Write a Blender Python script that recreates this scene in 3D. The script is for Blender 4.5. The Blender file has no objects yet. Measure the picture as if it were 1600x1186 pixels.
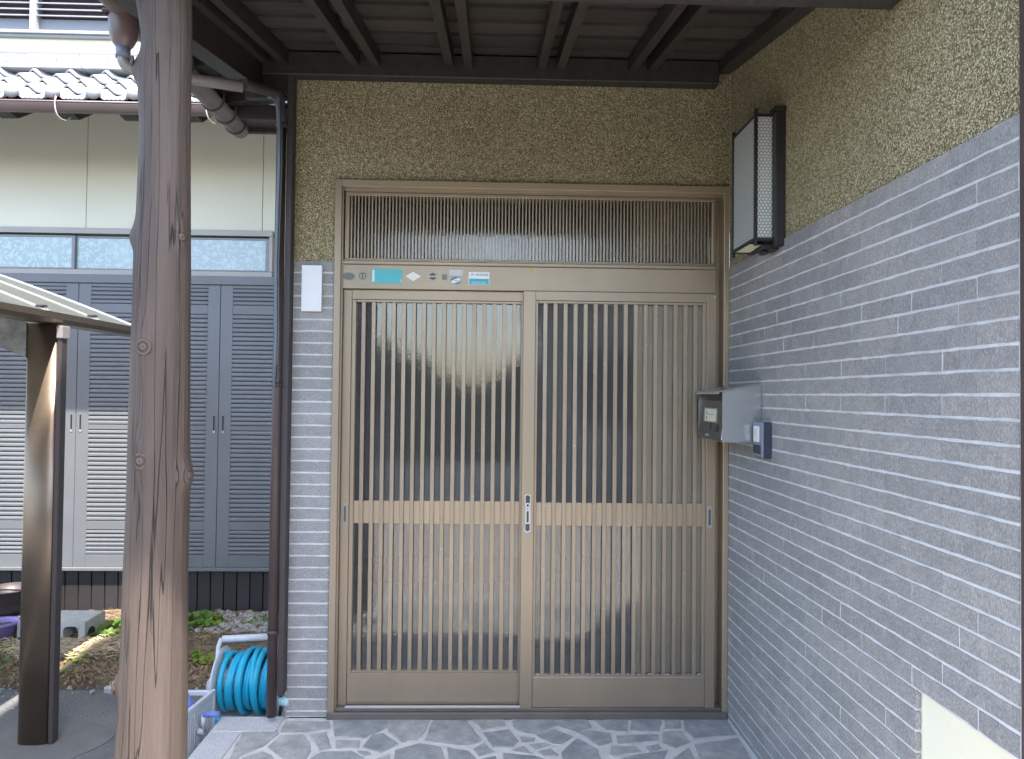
import bpy, bmesh, math, random
import numpy as np
from mathutils import Vector, Matrix, noise as mnoise
random.seed(7); np.random.seed(7)
R = math.radians
S = bpy.context.scene
C = S.collection

# ---------------------------------------------------------------- camera
cd = bpy.data.cameras.new('camera'); cam = bpy.data.objects.new('camera', cd); C.objects.link(cam)
cd.sensor_width = 36; cd.lens = 1140 / 1600 * 36; cd.clip_start = .05; cd.clip_end = 500
cam.matrix_world = Matrix(((0.99954811, -0.011365, -0.0278282, 0.0),
                           (-0.02805342, -0.02016339, -0.99940304, -3.1122),
                           (0.01079711, 0.9997321, -0.02047311, 1.36272),
                           (0, 0, 0, 1)))
S.camera = cam
# ---------------------------------------------------------------- light
EL, AZ = R(63), R(31)
w = bpy.data.worlds.new('World'); S.world = w; w.use_nodes = True
nt = w.node_tree; nt.nodes.clear()
sky = nt.nodes.new('ShaderNodeTexSky'); sky.sky_type = 'NISHITA'; sky.sun_disc = False
sky.sun_elevation = EL; sky.sun_rotation = math.pi - AZ; sky.dust_density = 2.2; sky.air_density = 1.0; sky.ozone_density = 1.0
bg = nt.nodes.new('ShaderNodeBackground'); bg.inputs[1].default_value = .15
wo = nt.nodes.new('ShaderNodeOutputWorld')
nt.links.new(sky.outputs[0], bg.inputs[0]); nt.links.new(bg.outputs[0], wo.inputs[0])
ld = bpy.data.lights.new('sun', 'SUN'); ld.energy = 2.6; ld.angle = R(.55); ld.color = (1, .95, .87)
sun = bpy.data.objects.new('sun', ld); C.objects.link(sun)
sd = Vector((math.cos(EL) * math.sin(AZ), -math.cos(EL) * math.cos(AZ), math.sin(EL)))
sun.rotation_euler = sd.to_track_quat('Z', 'Y').to_euler()
S.view_settings.view_transform = 'Standard'; S.view_settings.look = 'None'
S.view_settings.exposure = 2.42; S.view_settings.gamma = 1; S.view_settings.use_curve_mapping = False
S.render.engine = 'CYCLES'
S.cycles.max_bounces = 10; S.cycles.diffuse_bounces = 5; S.cycles.glossy_bounces = 5; S.cycles.transmission_bounces = 8
S.cycles.sample_clamp_indirect = 6; S.cycles.caustics_reflective = False; S.cycles.caustics_refractive = False
S.cycles.use_denoising = True

# ---------------------------------------------------------------- helpers
class NB:
    def __init__(s, name):
        s.m = bpy.data.materials.new(name); s.m.use_nodes = True; s.t = s.m.node_tree; s.t.nodes.clear()
        s.out = s.n('ShaderNodeOutputMaterial'); s.p = s.n('ShaderNodeBsdfPrincipled'); s.l(s.p.outputs[0], s.out.inputs[0])
        s.co = s.n('ShaderNodeTexCoord')
    def n(s, t, **k):
        x = s.t.nodes.new(t)
        for a, b in k.items(): setattr(x, a, b)
        return x
    def l(s, a, b): s.t.links.new(a, b)
    def map(s, scale=(1, 1, 1), src='Object'):
        m = s.n('ShaderNodeMapping'); m.inputs['Scale'].default_value = scale; s.l(s.co.outputs[src], m.inputs[0]); return m.outputs[0]
    def noise(s, scale, detail=3, rough=.55, vec=None, dist=0):
        x = s.n('ShaderNodeTexNoise'); x.inputs['Scale'].default_value = scale; x.inputs['Detail'].default_value = detail
        x.inputs['Roughness'].default_value = rough; x.inputs['Distortion'].default_value = dist
        s.l(vec if vec is not None else s.co.outputs['Object'], x.inputs['Vector']); return x.outputs[0]
    def ramp(s, f, stops, interp='LINEAR'):
        r = s.n('ShaderNodeValToRGB'); r.color_ramp.interpolation = interp; e = r.color_ramp.elements
        while len(e) < len(stops): e.new(.5)
        for q, (p, c) in zip(e, stops): q.position = p; q.color = tuple(c) + (1,) if len(c) == 3 else c
        s.l(f, r.inputs[0]); return r.outputs[0]
    def mix(s, f, a, b, mode='MIX'):
        x = s.n('ShaderNodeMix'); x.data_type = 'RGBA'; x.blend_type = mode
        for v, i in ((f, 0), (a, 6), (b, 7)):
            if isinstance(v, (int, float)): x.inputs[i].default_value = v
            elif isinstance(v, tuple): x.inputs[i].default_value = v + (1,) if len(v) == 3 else v
            else: s.l(v, x.inputs[i])
        return x.outputs[2]
    def math(s, op, a, b=0.0, c=0.0):
        x = s.n('ShaderNodeMath', operation=op)
        for i, v in enumerate((a, b, c)):
            if isinstance(v, (int, float)): x.inputs[i].default_value = v
            else: s.l(v, x.inputs[i])
        return x.outputs[0]
    def bump(s, h, dist=.001, strength=1, prev=None):
        b = s.n('ShaderNodeBump'); b.inputs['Distance'].default_value = dist; b.inputs['Strength'].default_value = strength
        s.l(h, b.inputs['Height'])
        if prev is not None: s.l(prev, b.inputs['Normal'])
        s.l(b.outputs[0], s.p.inputs['Normal']); return b.outputs[0]
    def col(s, v):
        if isinstance(v, tuple): s.p.inputs['Base Color'].default_value = v + (1,)
        else: s.l(v, s.p.inputs['Base Color'])
    def set(s, **k):
        for a, b in k.items(): s.p.inputs[a.replace('_', ' ')].default_value = b

def c3(c, f): return tuple(min(1, x * f) for x in c)

def plain(name, c, rough=.5, metal=0., var=.12, vscale=6, bscale=0, bdist=.0005, stretch=(1, 1, 1), rnd=0, dirt=0):
    b = NB(name); v = b.map(stretch)
    n = b.noise(vscale, 4, .6, v)
    k = b.ramp(n, [(.3, c3(c, 1 - var)), (.7, c3(c, 1 + var))])
    if rnd:
        oi = b.n('ShaderNodeObjectInfo'); r = b.ramp(oi.outputs['Random'], [(0, (1 - rnd,) * 3), (1, (1 + rnd,) * 3)])
        k = b.mix(1., k, r, 'MULTIPLY')
    if dirt:
        d = b.ramp(b.noise(vscale * 5, 5, .7), [(.55, (1, 1, 1)), (.75, (1 - dirt,) * 3)]); k = b.mix(1., k, d, 'MULTIPLY')
    b.col(k); b.set(Roughness=rough, Metallic=metal)
    if bscale: b.bump(b.noise(bscale, 4, .6, v), bdist)
    return b.m

M = {}
def stucco():
    b = NB('pebble_stucco')
    v = b.n('ShaderNodeTexVoronoi'); v.inputs['Scale'].default_value = 285; v.inputs['Randomness'].default_value = 1
    dm = b.n('ShaderNodeVectorMath', operation='ADD'); nz = b.n('ShaderNodeTexNoise'); nz.inputs['Scale'].default_value = 120
    sc = b.n('ShaderNodeVectorMath', operation='SCALE'); sc.inputs[3].default_value = .006
    b.l(b.co.outputs['Object'], nz.inputs['Vector']); b.l(nz.outputs['Color'], sc.inputs[0])
    b.l(b.co.outputs['Object'], dm.inputs[0]); b.l(sc.outputs[0], dm.inputs[1]); b.l(dm.outputs[0], v.inputs['Vector'])
    sep = b.n('ShaderNodeSeparateColor'); b.l(v.outputs['Color'], sep.inputs[0])
    k = b.ramp(sep.outputs[0], [(0, (.16, .126, .058)), (.3, (.30, .248, .122)), (.6, (.50, .43, .25)), (.84, (.70, .62, .42)), (1, (.90, .84, .66))])
    gap = b.ramp(v.outputs['Distance'], [(.35, (1, 1, 1)), (.75, (.55, .52, .45))])
    k = b.mix(1., k, gap, 'MULTIPLY')
    big = b.ramp(b.noise(1.4, 5, .65, b.map((1, 1, .45))), [(.3, (.84, .83, .80)), (.7, (1.10, 1.10, 1.09))]); k = b.mix(1., k, big, 'MULTIPLY')
    b.col(k); b.set(Roughness=.6)
    h = b.math('SUBTRACT', 1, v.outputs['Distance']); b.bump(h, .004, 1.)
    return b.m
M['stucco'] = stucco()

def tile():
    b = NB('grey_tile')
    oi = b.n('ShaderNodeObjectInfo')
    off = b.n('ShaderNodeVectorMath', operation='ADD'); sc = b.n('ShaderNodeVectorMath', operation='SCALE'); sc.inputs[3].default_value = 1
    b.l(oi.outputs['Location'], sc.inputs[0]); b.l(b.co.outputs['Object'], off.inputs[0]); b.l(sc.outputs[0], off.inputs[1])
    v = off.outputs[0]
    mp = b.n('ShaderNodeMapping'); mp.inputs['Scale'].default_value = (1, 1, .42); b.l(v, mp.inputs[0]); v2 = mp.outputs[0]
    fine = b.noise(340, 3, .7, v2)
    mid = b.noise(28, 4, .6, v)
    k = b.ramp(fine, [(.36, (.222, .216, .208)), (.5, (.315, .307, .297)), (.66, (.435, .425, .412))])
    k = b.mix(1., k, b.ramp(mid, [(.3, (.88,) * 3), (.7, (1.1,) * 3)]), 'MULTIPLY')
    spots = b.ramp(b.noise(130, 2, .5, v2), [(.66, (0, 0, 0)), (.74, (1, 1, 1))])
    k = b.mix(b.math('MULTIPLY', spots, .22), k, (.6, .61, .62))
    k = b.mix(1., k, b.ramp(oi.outputs['Random'], [(0, (.92, .92, .93)), (1, (1.08, 1.07, 1.06))]), 'MULTIPLY')
    big = b.ramp(b.noise(2.3, 5, .65, v), [(.35, (.9, .91, .93)), (.7, (1.07, 1.06, 1.05))]); k = b.mix(1., k, big, 'MULTIPLY')
    b.col(k); b.set(Roughness=.62)
    bn = b.bump(fine, .0012); b.bump(b.noise(60, 4, .6, v), .0016, 1, bn)
    return b.m
M['tile'] = tile()
M['mortar'] = plain('mortar', (.64, .645, .655), .9, var=.1, vscale=30, bscale=300, bdist=.0008)
M['bronze'] = plain('bronze_aluminium', (.36, .285, .205), .4, .55, var=.07, vscale=4, bscale=500, bdist=.00008, stretch=(1, 1, .2))
M['bronze_rail'] = plain('bronze_aluminium_rail', (.43, .335, .23), .4, .5, var=.05, vscale=5)
M['alu'] = plain('bare_aluminium', (.68, .69, .7), .35, .7, var=.06)
M['bronze_dark'] = plain('dark_bronze_sill', (.20, .175, .155), .4, .5, var=.1)
M['near_black'] = plain('near_black_matte', (.03, .03, .032), .7)
def speckle_bronze():
    b = NB('slat_bronze'); c = (.355, .283, .206)
    oi = b.n('ShaderNodeObjectInfo')
    off = b.n('ShaderNodeVectorMath', operation='ADD'); b.l(oi.outputs['Location'], off.inputs[0]); b.l(b.co.outputs['Object'], off.inputs[1])
    v = off.outputs[0]
    k = b.ramp(b.noise(7, 4, .6, v), [(.3, c3(c, .92)), (.7, c3(c, 1.08))])
    vo = b.n('ShaderNodeTexVoronoi'); vo.inputs['Scale'].default_value = 45; b.l(v, vo.inputs['Vector'])
    s = b.ramp(vo.outputs['Distance'], [(.10, (1, 1, 1)), (.16, (0, 0, 0))])
    g = b.ramp(b.noise(6, 2, .5, v), [(.5, (0, 0, 0)), (.6, (1, 1, 1))])
    k = b.mix(b.math('MULTIPLY', b.math('MULTIPLY', s, g), .55), k, (.72, .68, .58))
    k = b.mix(1., k, b.ramp(oi.outputs['Random'], [(0, (.94,) * 3), (1, (1.06,) * 3)]), 'MULTIPLY')
    b.col(k); b.set(Roughness=.38, Metallic=.5); return b.m
M['slat'] = speckle_bronze()
M['wood_dark'] = plain('dark_brown_timber', (.032, .026, .023), .55, var=.25, vscale=5, bscale=40, bdist=.0012, stretch=(6, .6, 6), rnd=.15)
M['wood_board'] = plain('ceiling_board', (.054, .045, .039), .6, var=.28, vscale=6, bscale=30, bdist=.0015, stretch=(.5, 8, 8), rnd=.18, dirt=.2)
M['brown_metal'] = plain('brown_painted_metal', (.085, .058, .055), .4, .1, var=.1, vscale=5)
M['brown_dark'] = plain('dark_brown_metal', (.06, .047, .047), .45, .1, var=.1, vscale=5)
M['black_metal'] = plain('black_metal', (.022, .019, .02), .42, .1, var=.15)
M['cream'] = plain('cream_siding', (.80, .77, .64), .7, var=.025, vscale=2, bscale=60, bdist=.0004)
M['cream2'] = plain('cream_render', (.80, .76, .60), .8, var=.03, vscale=3, bscale=150, bdist=.0006)
M['shutter'] = plain('blue_grey_shutter', (.165, .172, .185), .5, .1, var=.06, vscale=3, stretch=(1, 1, 1), dirt=.06)
M['taupe'] = plain('taupe_aluminium', (.36, .335, .31), .45, .2, var=.05)
M['taupe_dark'] = plain('grey_aluminium', (.22, .23, .235), .45, .2, var=.05)
M['white_frame'] = plain('silver_white_frame', (.42, .44, .48), .4, .2, var=.04)
M['skirt'] = plain('skirt_board_brown', (.035, .029, .031), .6, var=.15, vscale=8, rnd=.12)
M['asphalt'] = None
def asphalt():
    b = NB('asphalt')
    f = b.noise(140, 4, .75); mid = b.noise(2.2, 5, .6)
    k = b.ramp(f, [(.35, (.085, .087, .09)), (.55, (.17, .172, .175)), (.7, (.32, .32, .31))])
    k = b.mix(1., k, b.ramp(mid, [(.35, (.72, .72, .74)), (.65, (1.15, 1.14, 1.12))]), 'MULTIPLY')
    sp = b.ramp(b.noise(35, 2, .4), [(.74, (0, 0, 0)), (.77, (1, 1, 1))]); k = b.mix(b.math('MULTIPLY', sp, .6), k, (.6, .6, .58))
    b.col(k); b.set(Roughness=.9); b.bump(f, .004); return b.m
M['asphalt'] = asphalt()
def soil():
    b = NB('soil')
    k = b.ramp(b.noise(60, 5, .75), [(.3, (.05, .032, .018)), (.5, (.14, .092, .052)), (.68, (.27, .19, .115))])
    k = b.mix(b.ramp(b.noise(5, 4, .6), [(.4, (0, 0, 0)), (.6, (1, 1, 1))]), k, b.mix(.5, k, (.12, .105, .085)))
    b.col(k); b.set(Roughness=.95); b.bump(b.noise(50, 5, .7), .012); return b.m
M['soil'] = soil()
def stone():
    b = NB('slate_paver'); oi = b.n('ShaderNodeObjectInfo')
    a = b.noise(14, 6, .65); f = b.noise(170, 4, .7)
    k = b.ramp(a, [(.28, (.22, .235, .235)), (.5, (.32, .335, .335)), (.72, (.45, .46, .45))])
    k = b.mix(1., k, b.ramp(oi.outputs['Random'], [(0, (.74, .78, .82)), (.5, (1, 1, 1)), (1, (1.22, 1.17, 1.1))]), 'MULTIPLY')
    k = b.mix(1., k, b.ramp(f, [(.3, (.85,) * 3), (.7, (1.15,) * 3)]), 'MULTIPLY')
    b.col(k); b.set(Roughness=.72); n = b.bump(a, .006); b.bump(f, .0012, 1, n); return b.m
M['stone'] = stone()
M['joint'] = plain('pale_joint_mortar', (.60, .595, .57), .9, var=.12, vscale=18, bscale=140, bdist=.002, dirt=.1)
def granite():
    b = NB('granite'); f = b.noise(260, 3, .8)
    k = b.ramp(f, [(.35, (.33, .34, .35)), (.5, (.50, .51, .52)), (.65, (.66, .67, .67))]); b.col(k); b.set(Roughness=.75); b.bump(f, .001); return b.m
M['granite'] = granite()
M['concrete'] = plain('concrete', (.56, .555, .53), .9, var=.14, vscale=12, bscale=120, bdist=.002, dirt=.15)
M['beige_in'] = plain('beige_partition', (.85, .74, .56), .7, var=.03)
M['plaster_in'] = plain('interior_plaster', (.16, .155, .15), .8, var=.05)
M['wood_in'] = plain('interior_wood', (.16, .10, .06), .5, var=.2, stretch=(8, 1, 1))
def glass(name, scale, dist, tint=(.99, .97, .92), rough=.0, tr=.86, stretch=(1, 1, 1)):
    b = NB(name); b.col(tint); b.set(Roughness=rough, IOR=1.52)
    b.p.inputs['Transmission Weight'].default_value = 0
    # rippled pane: mirror-like coat over a thin obscured sheet
    v = b.map(stretch)
    n1 = b.noise(scale, 2, .45, v, 1.0); n2 = b.noise(scale * 3.3, 1, .4, v)
    h = b.math('ADD', n1, b.math('MULTIPLY', n2, .25))
    bn = b.bump(h, dist)
    gl = b.n('ShaderNodeBsdfGlossy'); gl.inputs['Roughness'].default_value = rough; b.l(bn, gl.inputs['Normal'])
    trn = b.n('ShaderNodeBsdfDiffuse'); trn.inputs['Color'].default_value = (.34, .35, .35, 1)
    tp = b.n('ShaderNodeBsdfTransparent'); tp.inputs['Color'].default_value = tuple(x * .97 for x in tint) + (1,)
    m1 = b.n('ShaderNodeMixShader'); m1.inputs[0].default_value = tr; b.l(trn.outputs[0], m1.inputs[1]); b.l(tp.outputs[0], m1.inputs[2])
    fr = b.n('ShaderNodeFresnel'); fr.inputs['IOR'].default_value = 1.75; b.l(bn, fr.inputs['Normal'])
    m2 = b.n('ShaderNodeMixShader'); b.l(fr.outputs[0], m2.inputs[0]); b.l(m1.outputs[0], m2.inputs[1]); b.l(gl.outputs[0], m2.inputs[2])
    b.l(m2.outputs[0], b.out.inputs[0]); return b.m
M['glass'] = glass('rippled_glass', 62, .00017)
M['glass_transom'] = glass('rippled_glass_transom', 62, .00015)
def film():
    b = NB('flower_film_glass')
    def blob(scale, petals, r0, r1, sx=1, seed=0):
        v = b.n('ShaderNodeTexVoronoi'); v.voronoi_dimensions = '2D'; v.inputs['Scale'].default_value = scale; v.inputs['Randomness'].default_value = .85
        sp = b.n('ShaderNodeSeparateXYZ'); b.l(b.co.outputs['Object'], sp.inputs[0])
        cb = b.n('ShaderNodeCombineXYZ'); b.l(b.math('ADD', sp.outputs[0], seed), cb.inputs[0]); b.l(sp.outputs[2], cb.inputs[1])
        b.l(cb.outputs[0], v.inputs['Vector'])
        scv = b.n('ShaderNodeVectorMath', operation='SUBTRACT'); b.l(cb.outputs[0], scv.inputs[0]); b.l(v.outputs['Position'], scv.inputs[1])
        s2 = b.n('ShaderNodeSeparateXYZ'); b.l(scv.outputs[0], s2.inputs[0])
        cs = b.n('ShaderNodeSeparateColor'); b.l(v.outputs['Color'], cs.inputs[0])
        an = b.math('ADD', b.math('ARCTAN2', s2.outputs[1], s2.outputs[0]), b.math('MULTIPLY', cs.outputs[0], 6.28))
        ca = b.math('COSINE', b.math('MULTIPLY', an, petals))
        rr = b.math('ADD', r0, b.math('MULTIPLY', ca, r1))
        ln = b.n('ShaderNodeVectorMath', operation='LENGTH'); b.l(scv.outputs[0], ln.inputs[0])
        return b.math('LESS_THAN', ln.outputs['Value'], rr)
    fl = blob(13, 5, .016, .006); lf = blob(26, 2, .0085, .0075, seed=3.3)
    pat = b.math('MAXIMUM', fl, lf)
    k = b.mix(pat, b.ramp(b.noise(3, 3), [(.3, (.26, .35, .38)), (.7, (.33, .43, .46))]), (.39, .50, .53))
    b.col(k); b.set(Roughness=.3); b.p.inputs['Coat Weight'].default_value = .8; b.p.inputs['Coat Roughness'].default_value = .03
    b.p.inputs['Specular IOR Level'].default_value = .8; return b.m
M['film'] = film()
M['kawara'] = plain('silver_grey_roof_tile', (.36, .375, .395), .35, .15, var=.1, vscale=9, rnd=.06, dirt=.1)
def polyc():
    b = NB('milky_polycarbonate'); b.col(b.ramp(b.noise(9, 5, .7), [(.3, (.115, .125, .12)), (.7, (.15, .16, .155))])); b.set(Roughness=.45)
    tr = b.n('ShaderNodeBsdfTranslucent'); tr.inputs[0].default_value = (.55, .56, .50, 1)
    m = b.n('ShaderNodeMixShader'); m.inputs[0].default_value = .4; b.l(b.p.outputs[0], m.inputs[1]); b.l(tr.outputs[0], m.inputs[2]); b.l(m.outputs[0], b.out.inputs[0]); return b.m
M['poly'] = polyc()
M['carport_metal'] = plain('stainless_brown_metal', (.24, .185, .14), .36, .9, var=.1, vscale=4, bscale=300, bdist=.00006, dirt=.12)
M['rust_beam'] = plain('mottled_metal', (.2, .19, .18), .6, .2, var=.35, vscale=22)
def logwood():
    b = NB('log_wood')
    v = b.map((34, 34, 1.5)); vw = b.map((15, 15, .26)); vx = b.map((30, 30, .5))
    g = b.noise(1.0, 8, .72, v, .25); cr = b.noise(1.3, 3, .5, vw, .35)
    k = b.ramp(g, [(.30, (.056, .039, .031)), (.5, (.082, .059, .047)), (.72, (.108, .079, .064))])
    crack = b.ramp(b.math('ABSOLUTE', b.math('SUBTRACT', cr, .5)), [(.0, (1, 1, 1)), (.0065, (0, 0, 0))])
    msk = b.ramp(b.noise(2.2, 2, .5, b.map((1, 1, .6))), [(.46, (0, 0, 0)), (.54, (1, 1, 1))])
    c2 = b.ramp(b.math('ABSOLUTE', b.math('SUBTRACT', b.noise(1.0, 2, .5, vx, .2), .47)), [(.0, (1, 1, 1)), (.008, (0, 0, 0))])
    crack = b.math('MAXIMUM', b.math('MULTIPLY', crack, msk), b.math('MULTIPLY', c2, b.math('SUBTRACT', 1, msk)))
    k = b.mix(b.math('MULTIPLY', crack, .6), k, (.022, .015, .012))
    b.col(k); b.set(Roughness=.6)
    n = b.bump(g, .006); b.bump(b.math('MULTIPLY', crack, -1), .010, 1, n); return b.m
M['log'] = logwood()
def knotm():
    b = NB('knot_wood'); wv = b.n('ShaderNodeTexWave', wave_type='RINGS', rings_direction='Y'); wv.inputs['Scale'].default_value = 28; wv.inputs['Distortion'].default_value = 3
    wv.inputs['Detail'].default_value = 3; b.l(b.co.outputs['Object'], wv.inputs['Vector'])
    b.col(b.ramp(wv.outputs[0], [(.1, (.045, .032, .025)), (.9, (.115, .082, .064))])); b.set(Roughness=.7); b.bump(wv.outputs[0], .002); return b.m
M['knot'] = knotm()
def steel():
    b = NB('brushed_stainless'); n = b.noise(1, 3, .6, b.map((3, 400, 3)))
    b.col(b.ramp(b.noise(5, 3), [(.3, (.52, .53, .53)), (.7, (.60, .61, .61))])); b.set(Roughness=.26, Metallic=.92); b.bump(n, .00006)
    return b.m
M['steel'] = steel()
M['steel_dark'] = plain('dark_mailbox_panel', (.13, .125, .115), .3, .55, var=.15, vscale=14)
M['slot'] = plain('slot_black', (.008, .009, .012), .3)
M['white'] = plain('white_plastic', (.78, .79, .8), .35, var=.02)
M['card'] = plain('yellowed_card', (.72, .68, .5), .7, var=.03)
M['ink'] = plain('ink', (.05, .05, .05), .6)
M['navy'] = plain('navy_plastic', (.035, .045, .07), .35)
M['bluegrey'] = plain('bluegrey_plastic', (.2, .22, .28), .4)
M['blue_hose'] = plain('blue_hose', (.015, .42, .62), .33, var=.1, vscale=8)
M['violet_hose'] = plain('violet_hose', (.17, .23, .62), .35, var=.08)
M['reel_grey'] = plain('pale_grey_plastic', (.62, .64, .68), .45, var=.06, dirt=.12)
M['violet_pot'] = plain('lavender_pot', (.34, .27, .62), .45, var=.08)
M['teal'] = plain('pale_teal', (.45, .68, .70), .3)
M['gunmetal'] = plain('gunmetal', (.06, .07, .085), .3, .6)
M['cable'] = plain('grey_blue_cable_glint', (.16, .19, .22), .45, var=.05)
M['window_panel'] = plain('grey_blue_panel', (.17, .185, .22), .5, .1, var=.03)
M['gutter'] = plain('gutter_brown', (.16, .115, .11), .35, .1, var=.06)
M['gutter_dusty'] = plain('gutter_dusty', (.15, .125, .115), .5, .05, var=.12, vscale=10)
M['grey_brown'] = plain('faded_brown_metal', (.30, .27, .26), .4, .2)
def lantern_paper():
    b = NB('hexagon_pattern_glass')
    sp = b.n('ShaderNodeSeparateXYZ'); b.l(b.co.outputs['UV'], sp.inputs[0])
    # hexagonal mesh print: distance to nearest centre of two interleaved grids
    W, H = .0125, .0125 * 1.732
    def g(ox, oy):
        x = b.math('SUBTRACT', b.math('FLOORED_MODULO', b.math('ADD', sp.outputs[0], ox), W), W / 2)
        y = b.math('SUBTRACT', b.math('FLOORED_MODULO', b.math('ADD', sp.outputs[1], oy), H), H / 2)
        ax, ay = b.math('ABSOLUTE', x), b.math('ABSOLUTE', y)
        return b.math('MAXIMUM', ax, b.math('ADD', b.math('MULTIPLY', ax, .5), b.math('MULTIPLY', ay, .866)))
    d = b.math('MINIMUM', g(0, 0), g(W / 2, H / 2))
    k = b.ramp(b.math('DIVIDE', d, W), [(.40, (.88, .90, .88)), (.46, (.17, .19, .19))])
    b.col(k); b.set(Roughness=.4)
    tr = b.n('ShaderNodeBsdfTranslucent'); b.l(k, tr.inputs[0]); m = b.n('ShaderNodeMixShader'); m.inputs[0].default_value = .45
    b.l(b.p.outputs[0], m.inputs[1]); b.l(tr.outputs[0], m.inputs[2]); b.l(m.outputs[0], b.out.inputs[0]); return b.m
M['lantern'] = lantern_paper()
def leafm(name, c, rnd=.25):
    b = NB(name); k = b.ramp(b.noise(18, 3), [(.3, c3(c, .7)), (.7, c3(c, 1.25))]); b.col(k); b.set(Roughness=.5)
    tr = b.n('ShaderNodeBsdfTranslucent'); b.l(b.mix(1., k, (1.3, 1.5, .6), 'MULTIPLY'), tr.inputs[0]); m = b.n('ShaderNodeMixShader'); m.inputs[0].default_value = .3
    b.l(b.p.outputs[0], m.inputs[1]); b.l(tr.outputs[0], m.inputs[2]); b.l(m.outputs[0], b.out.inputs[0]); return b.m
M['leaf'] = leafm('fresh_leaf', (.11, .22, .035)); M['leaf2'] = leafm('yellow_green_leaf', (.20, .28, .04)); M['leaf_dark'] = leafm('hedge_leaf', (.10, .13, .07))
M['petal'] = plain('pink_petal', (.55, .3, .6), .6)
M['straw'] = plain('dry_straw', (.30, .215, .13), .85, var=.3, vscale=20)
M['dead'] = plain('dead_leaf', (.30, .205, .12), .85, var=.4, vscale=15)
M['pebble'] = plain('grey_gravel', (.36, .36, .35), .85, var=.3, vscale=25)
M['house_wall'] = plain('neighbour_render', (.30, .29, .27), .8, var=.05)
M['road'] = plain('pale_concrete_yard', (.40, .375, .345), .9, var=.14, vscale=3, bscale=60, bdist=.003)

def obj(name, bm, m, parent=None, smooth=False, loc=None):
    if isinstance(bm, bpy.types.Mesh): me = bm
    else:
        me = bpy.data.meshes.new(name)
        if smooth:
            for f in bm.faces: f.smooth = True
        bm.to_mesh(me); bm.free()
        me.materials.append(M[m] if isinstance(m, str) else m)
    o = bpy.data.objects.new(name, me); C.objects.link(o)
    if parent: o.parent = parent
    if loc: o.location = loc
    return o
def thing(name, label, cat, loc=(0, 0, 0), group=None):
    o = bpy.data.objects.new(name, None); C.objects.link(o); o.location = loc; o.empty_display_size = .1
    o['label'] = label; o['category'] = cat
    if group: o['group'] = group
    return o
def tag(o, label, cat, group=None):
    o['label'] = label; o['category'] = cat
    if group: o['group'] = group
    return o
def struct(o, kind='structure'): o['kind'] = kind; return o
def nb(): return bmesh.new()
def box(bm, x0, x1, y0, y1, z0, z1, bev=0, mat=None):
    g = bmesh.ops.create_cube(bm, size=1, matrix=(mat or Matrix()) @ Matrix.Translation(((x0 + x1) / 2, (y0 + y1) / 2, (z0 + z1) / 2)) @ Matrix.Diagonal((x1 - x0, y1 - y0, z1 - z0, 1)))
    if bev:
        es = {e for v in g['verts'] for e in v.link_edges}
        bmesh.ops.bevel(bm, geom=list(es), offset=bev, segments=1, affect='EDGES', profile=.5)
    return bm
def bx(*a, **k): return box(nb(), *a, **k)
def prism(bm, pts, axis, a0, a1, bev=0):
    """pts: outline in the two other axes (x,y)->axis z ; (x,z)->axis y ; (y,z)->axis x"""
    def P(u, v, t): return {'z': (u, v, t), 'y': (u, t, v), 'x': (t, u, v)}[axis]
    A = [bm.verts.new(P(u, v, a0)) for u, v in pts]; B = [bm.verts.new(P(u, v, a1)) for u, v in pts]
    n = len(pts); fs = [bm.faces.new(A[::-1]), bm.faces.new(B)]
    for i in range(n): fs.append(bm.faces.new((A[i], A[(i + 1) % n], B[(i + 1) % n], B[i])))
    bmesh.ops.recalc_face_normals(bm, faces=fs)
    if bev:
        bmesh.ops.bevel(bm, geom=list(fs[1].edges), offset=bev, segments=2, affect='EDGES', profile=.5)
    return bm
def tube(bm, pts, r, seg=8, closed=False, cap=True):
    pts = [Vector(p) for p in pts]; n = len(pts); rings = []; up = None
    for i, p in enumerate(pts):
        a = pts[(i - 1) % n] if (closed or i) else p; b = pts[(i + 1) % n] if (closed or i < n - 1) else p
        t = (b - a).normalized()
        if up is None:
            up = t.orthogonal().normalized()
        else:
            up = (up - t * up.dot(t)).normalized()
        s = t.cross(up); rr = r[i] if isinstance(r, (list, tuple)) else r
        rings.append([bm.verts.new(p + (up * math.cos(q) + s * math.sin(q)) * rr) for q in (2 * math.pi * k / seg for k in range(seg))])
    for i in range(n if closed else n - 1):
        A, B = rings[i], rings[(i + 1) % n]
        for k in range(seg):
            f = bm.faces.new((A[k], A[(k + 1) % seg], B[(k + 1) % seg], B[k])); f.smooth = True
    if cap and not closed: bm.faces.new(rings[0][::-1]); bm.faces.new(rings[-1])
    return bm
def lathe(bm, prof, cx=0, cy=0, seg=24, close=True):
    rings = [[bm.verts.new((cx + r * math.cos(2 * math.pi * k / seg), cy + r * math.sin(2 * math.pi * k / seg), z)) for k in range(seg)] for r, z in prof]
    for A, B in zip(rings, rings[1:]):
        for k in range(seg): f = bm.faces.new((A[k], A[(k + 1) % seg], B[(k + 1) % seg], B[k])); f.smooth = True
    if close: bm.faces.new(rings[0][::-1])
    return bm
def quad(bm, pts):
    return bm.faces.new([bm.verts.new(p) for p in pts])
def text(name, body, size, m, parent, loc, rot=(math.pi / 2, 0, 0), align='CENTER'):
    cu = bpy.data.curves.new(name, 'FONT'); cu.body = body; cu.size = size; cu.align_x = align; cu.align_y = 'CENTER'; cu.extrude = .0002
    cu.materials.append(M[m]); o = bpy.data.objects.new(name, cu); C.objects.link(o); o.parent = parent; o.location = loc; o.rotation_euler = rot; return o

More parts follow.
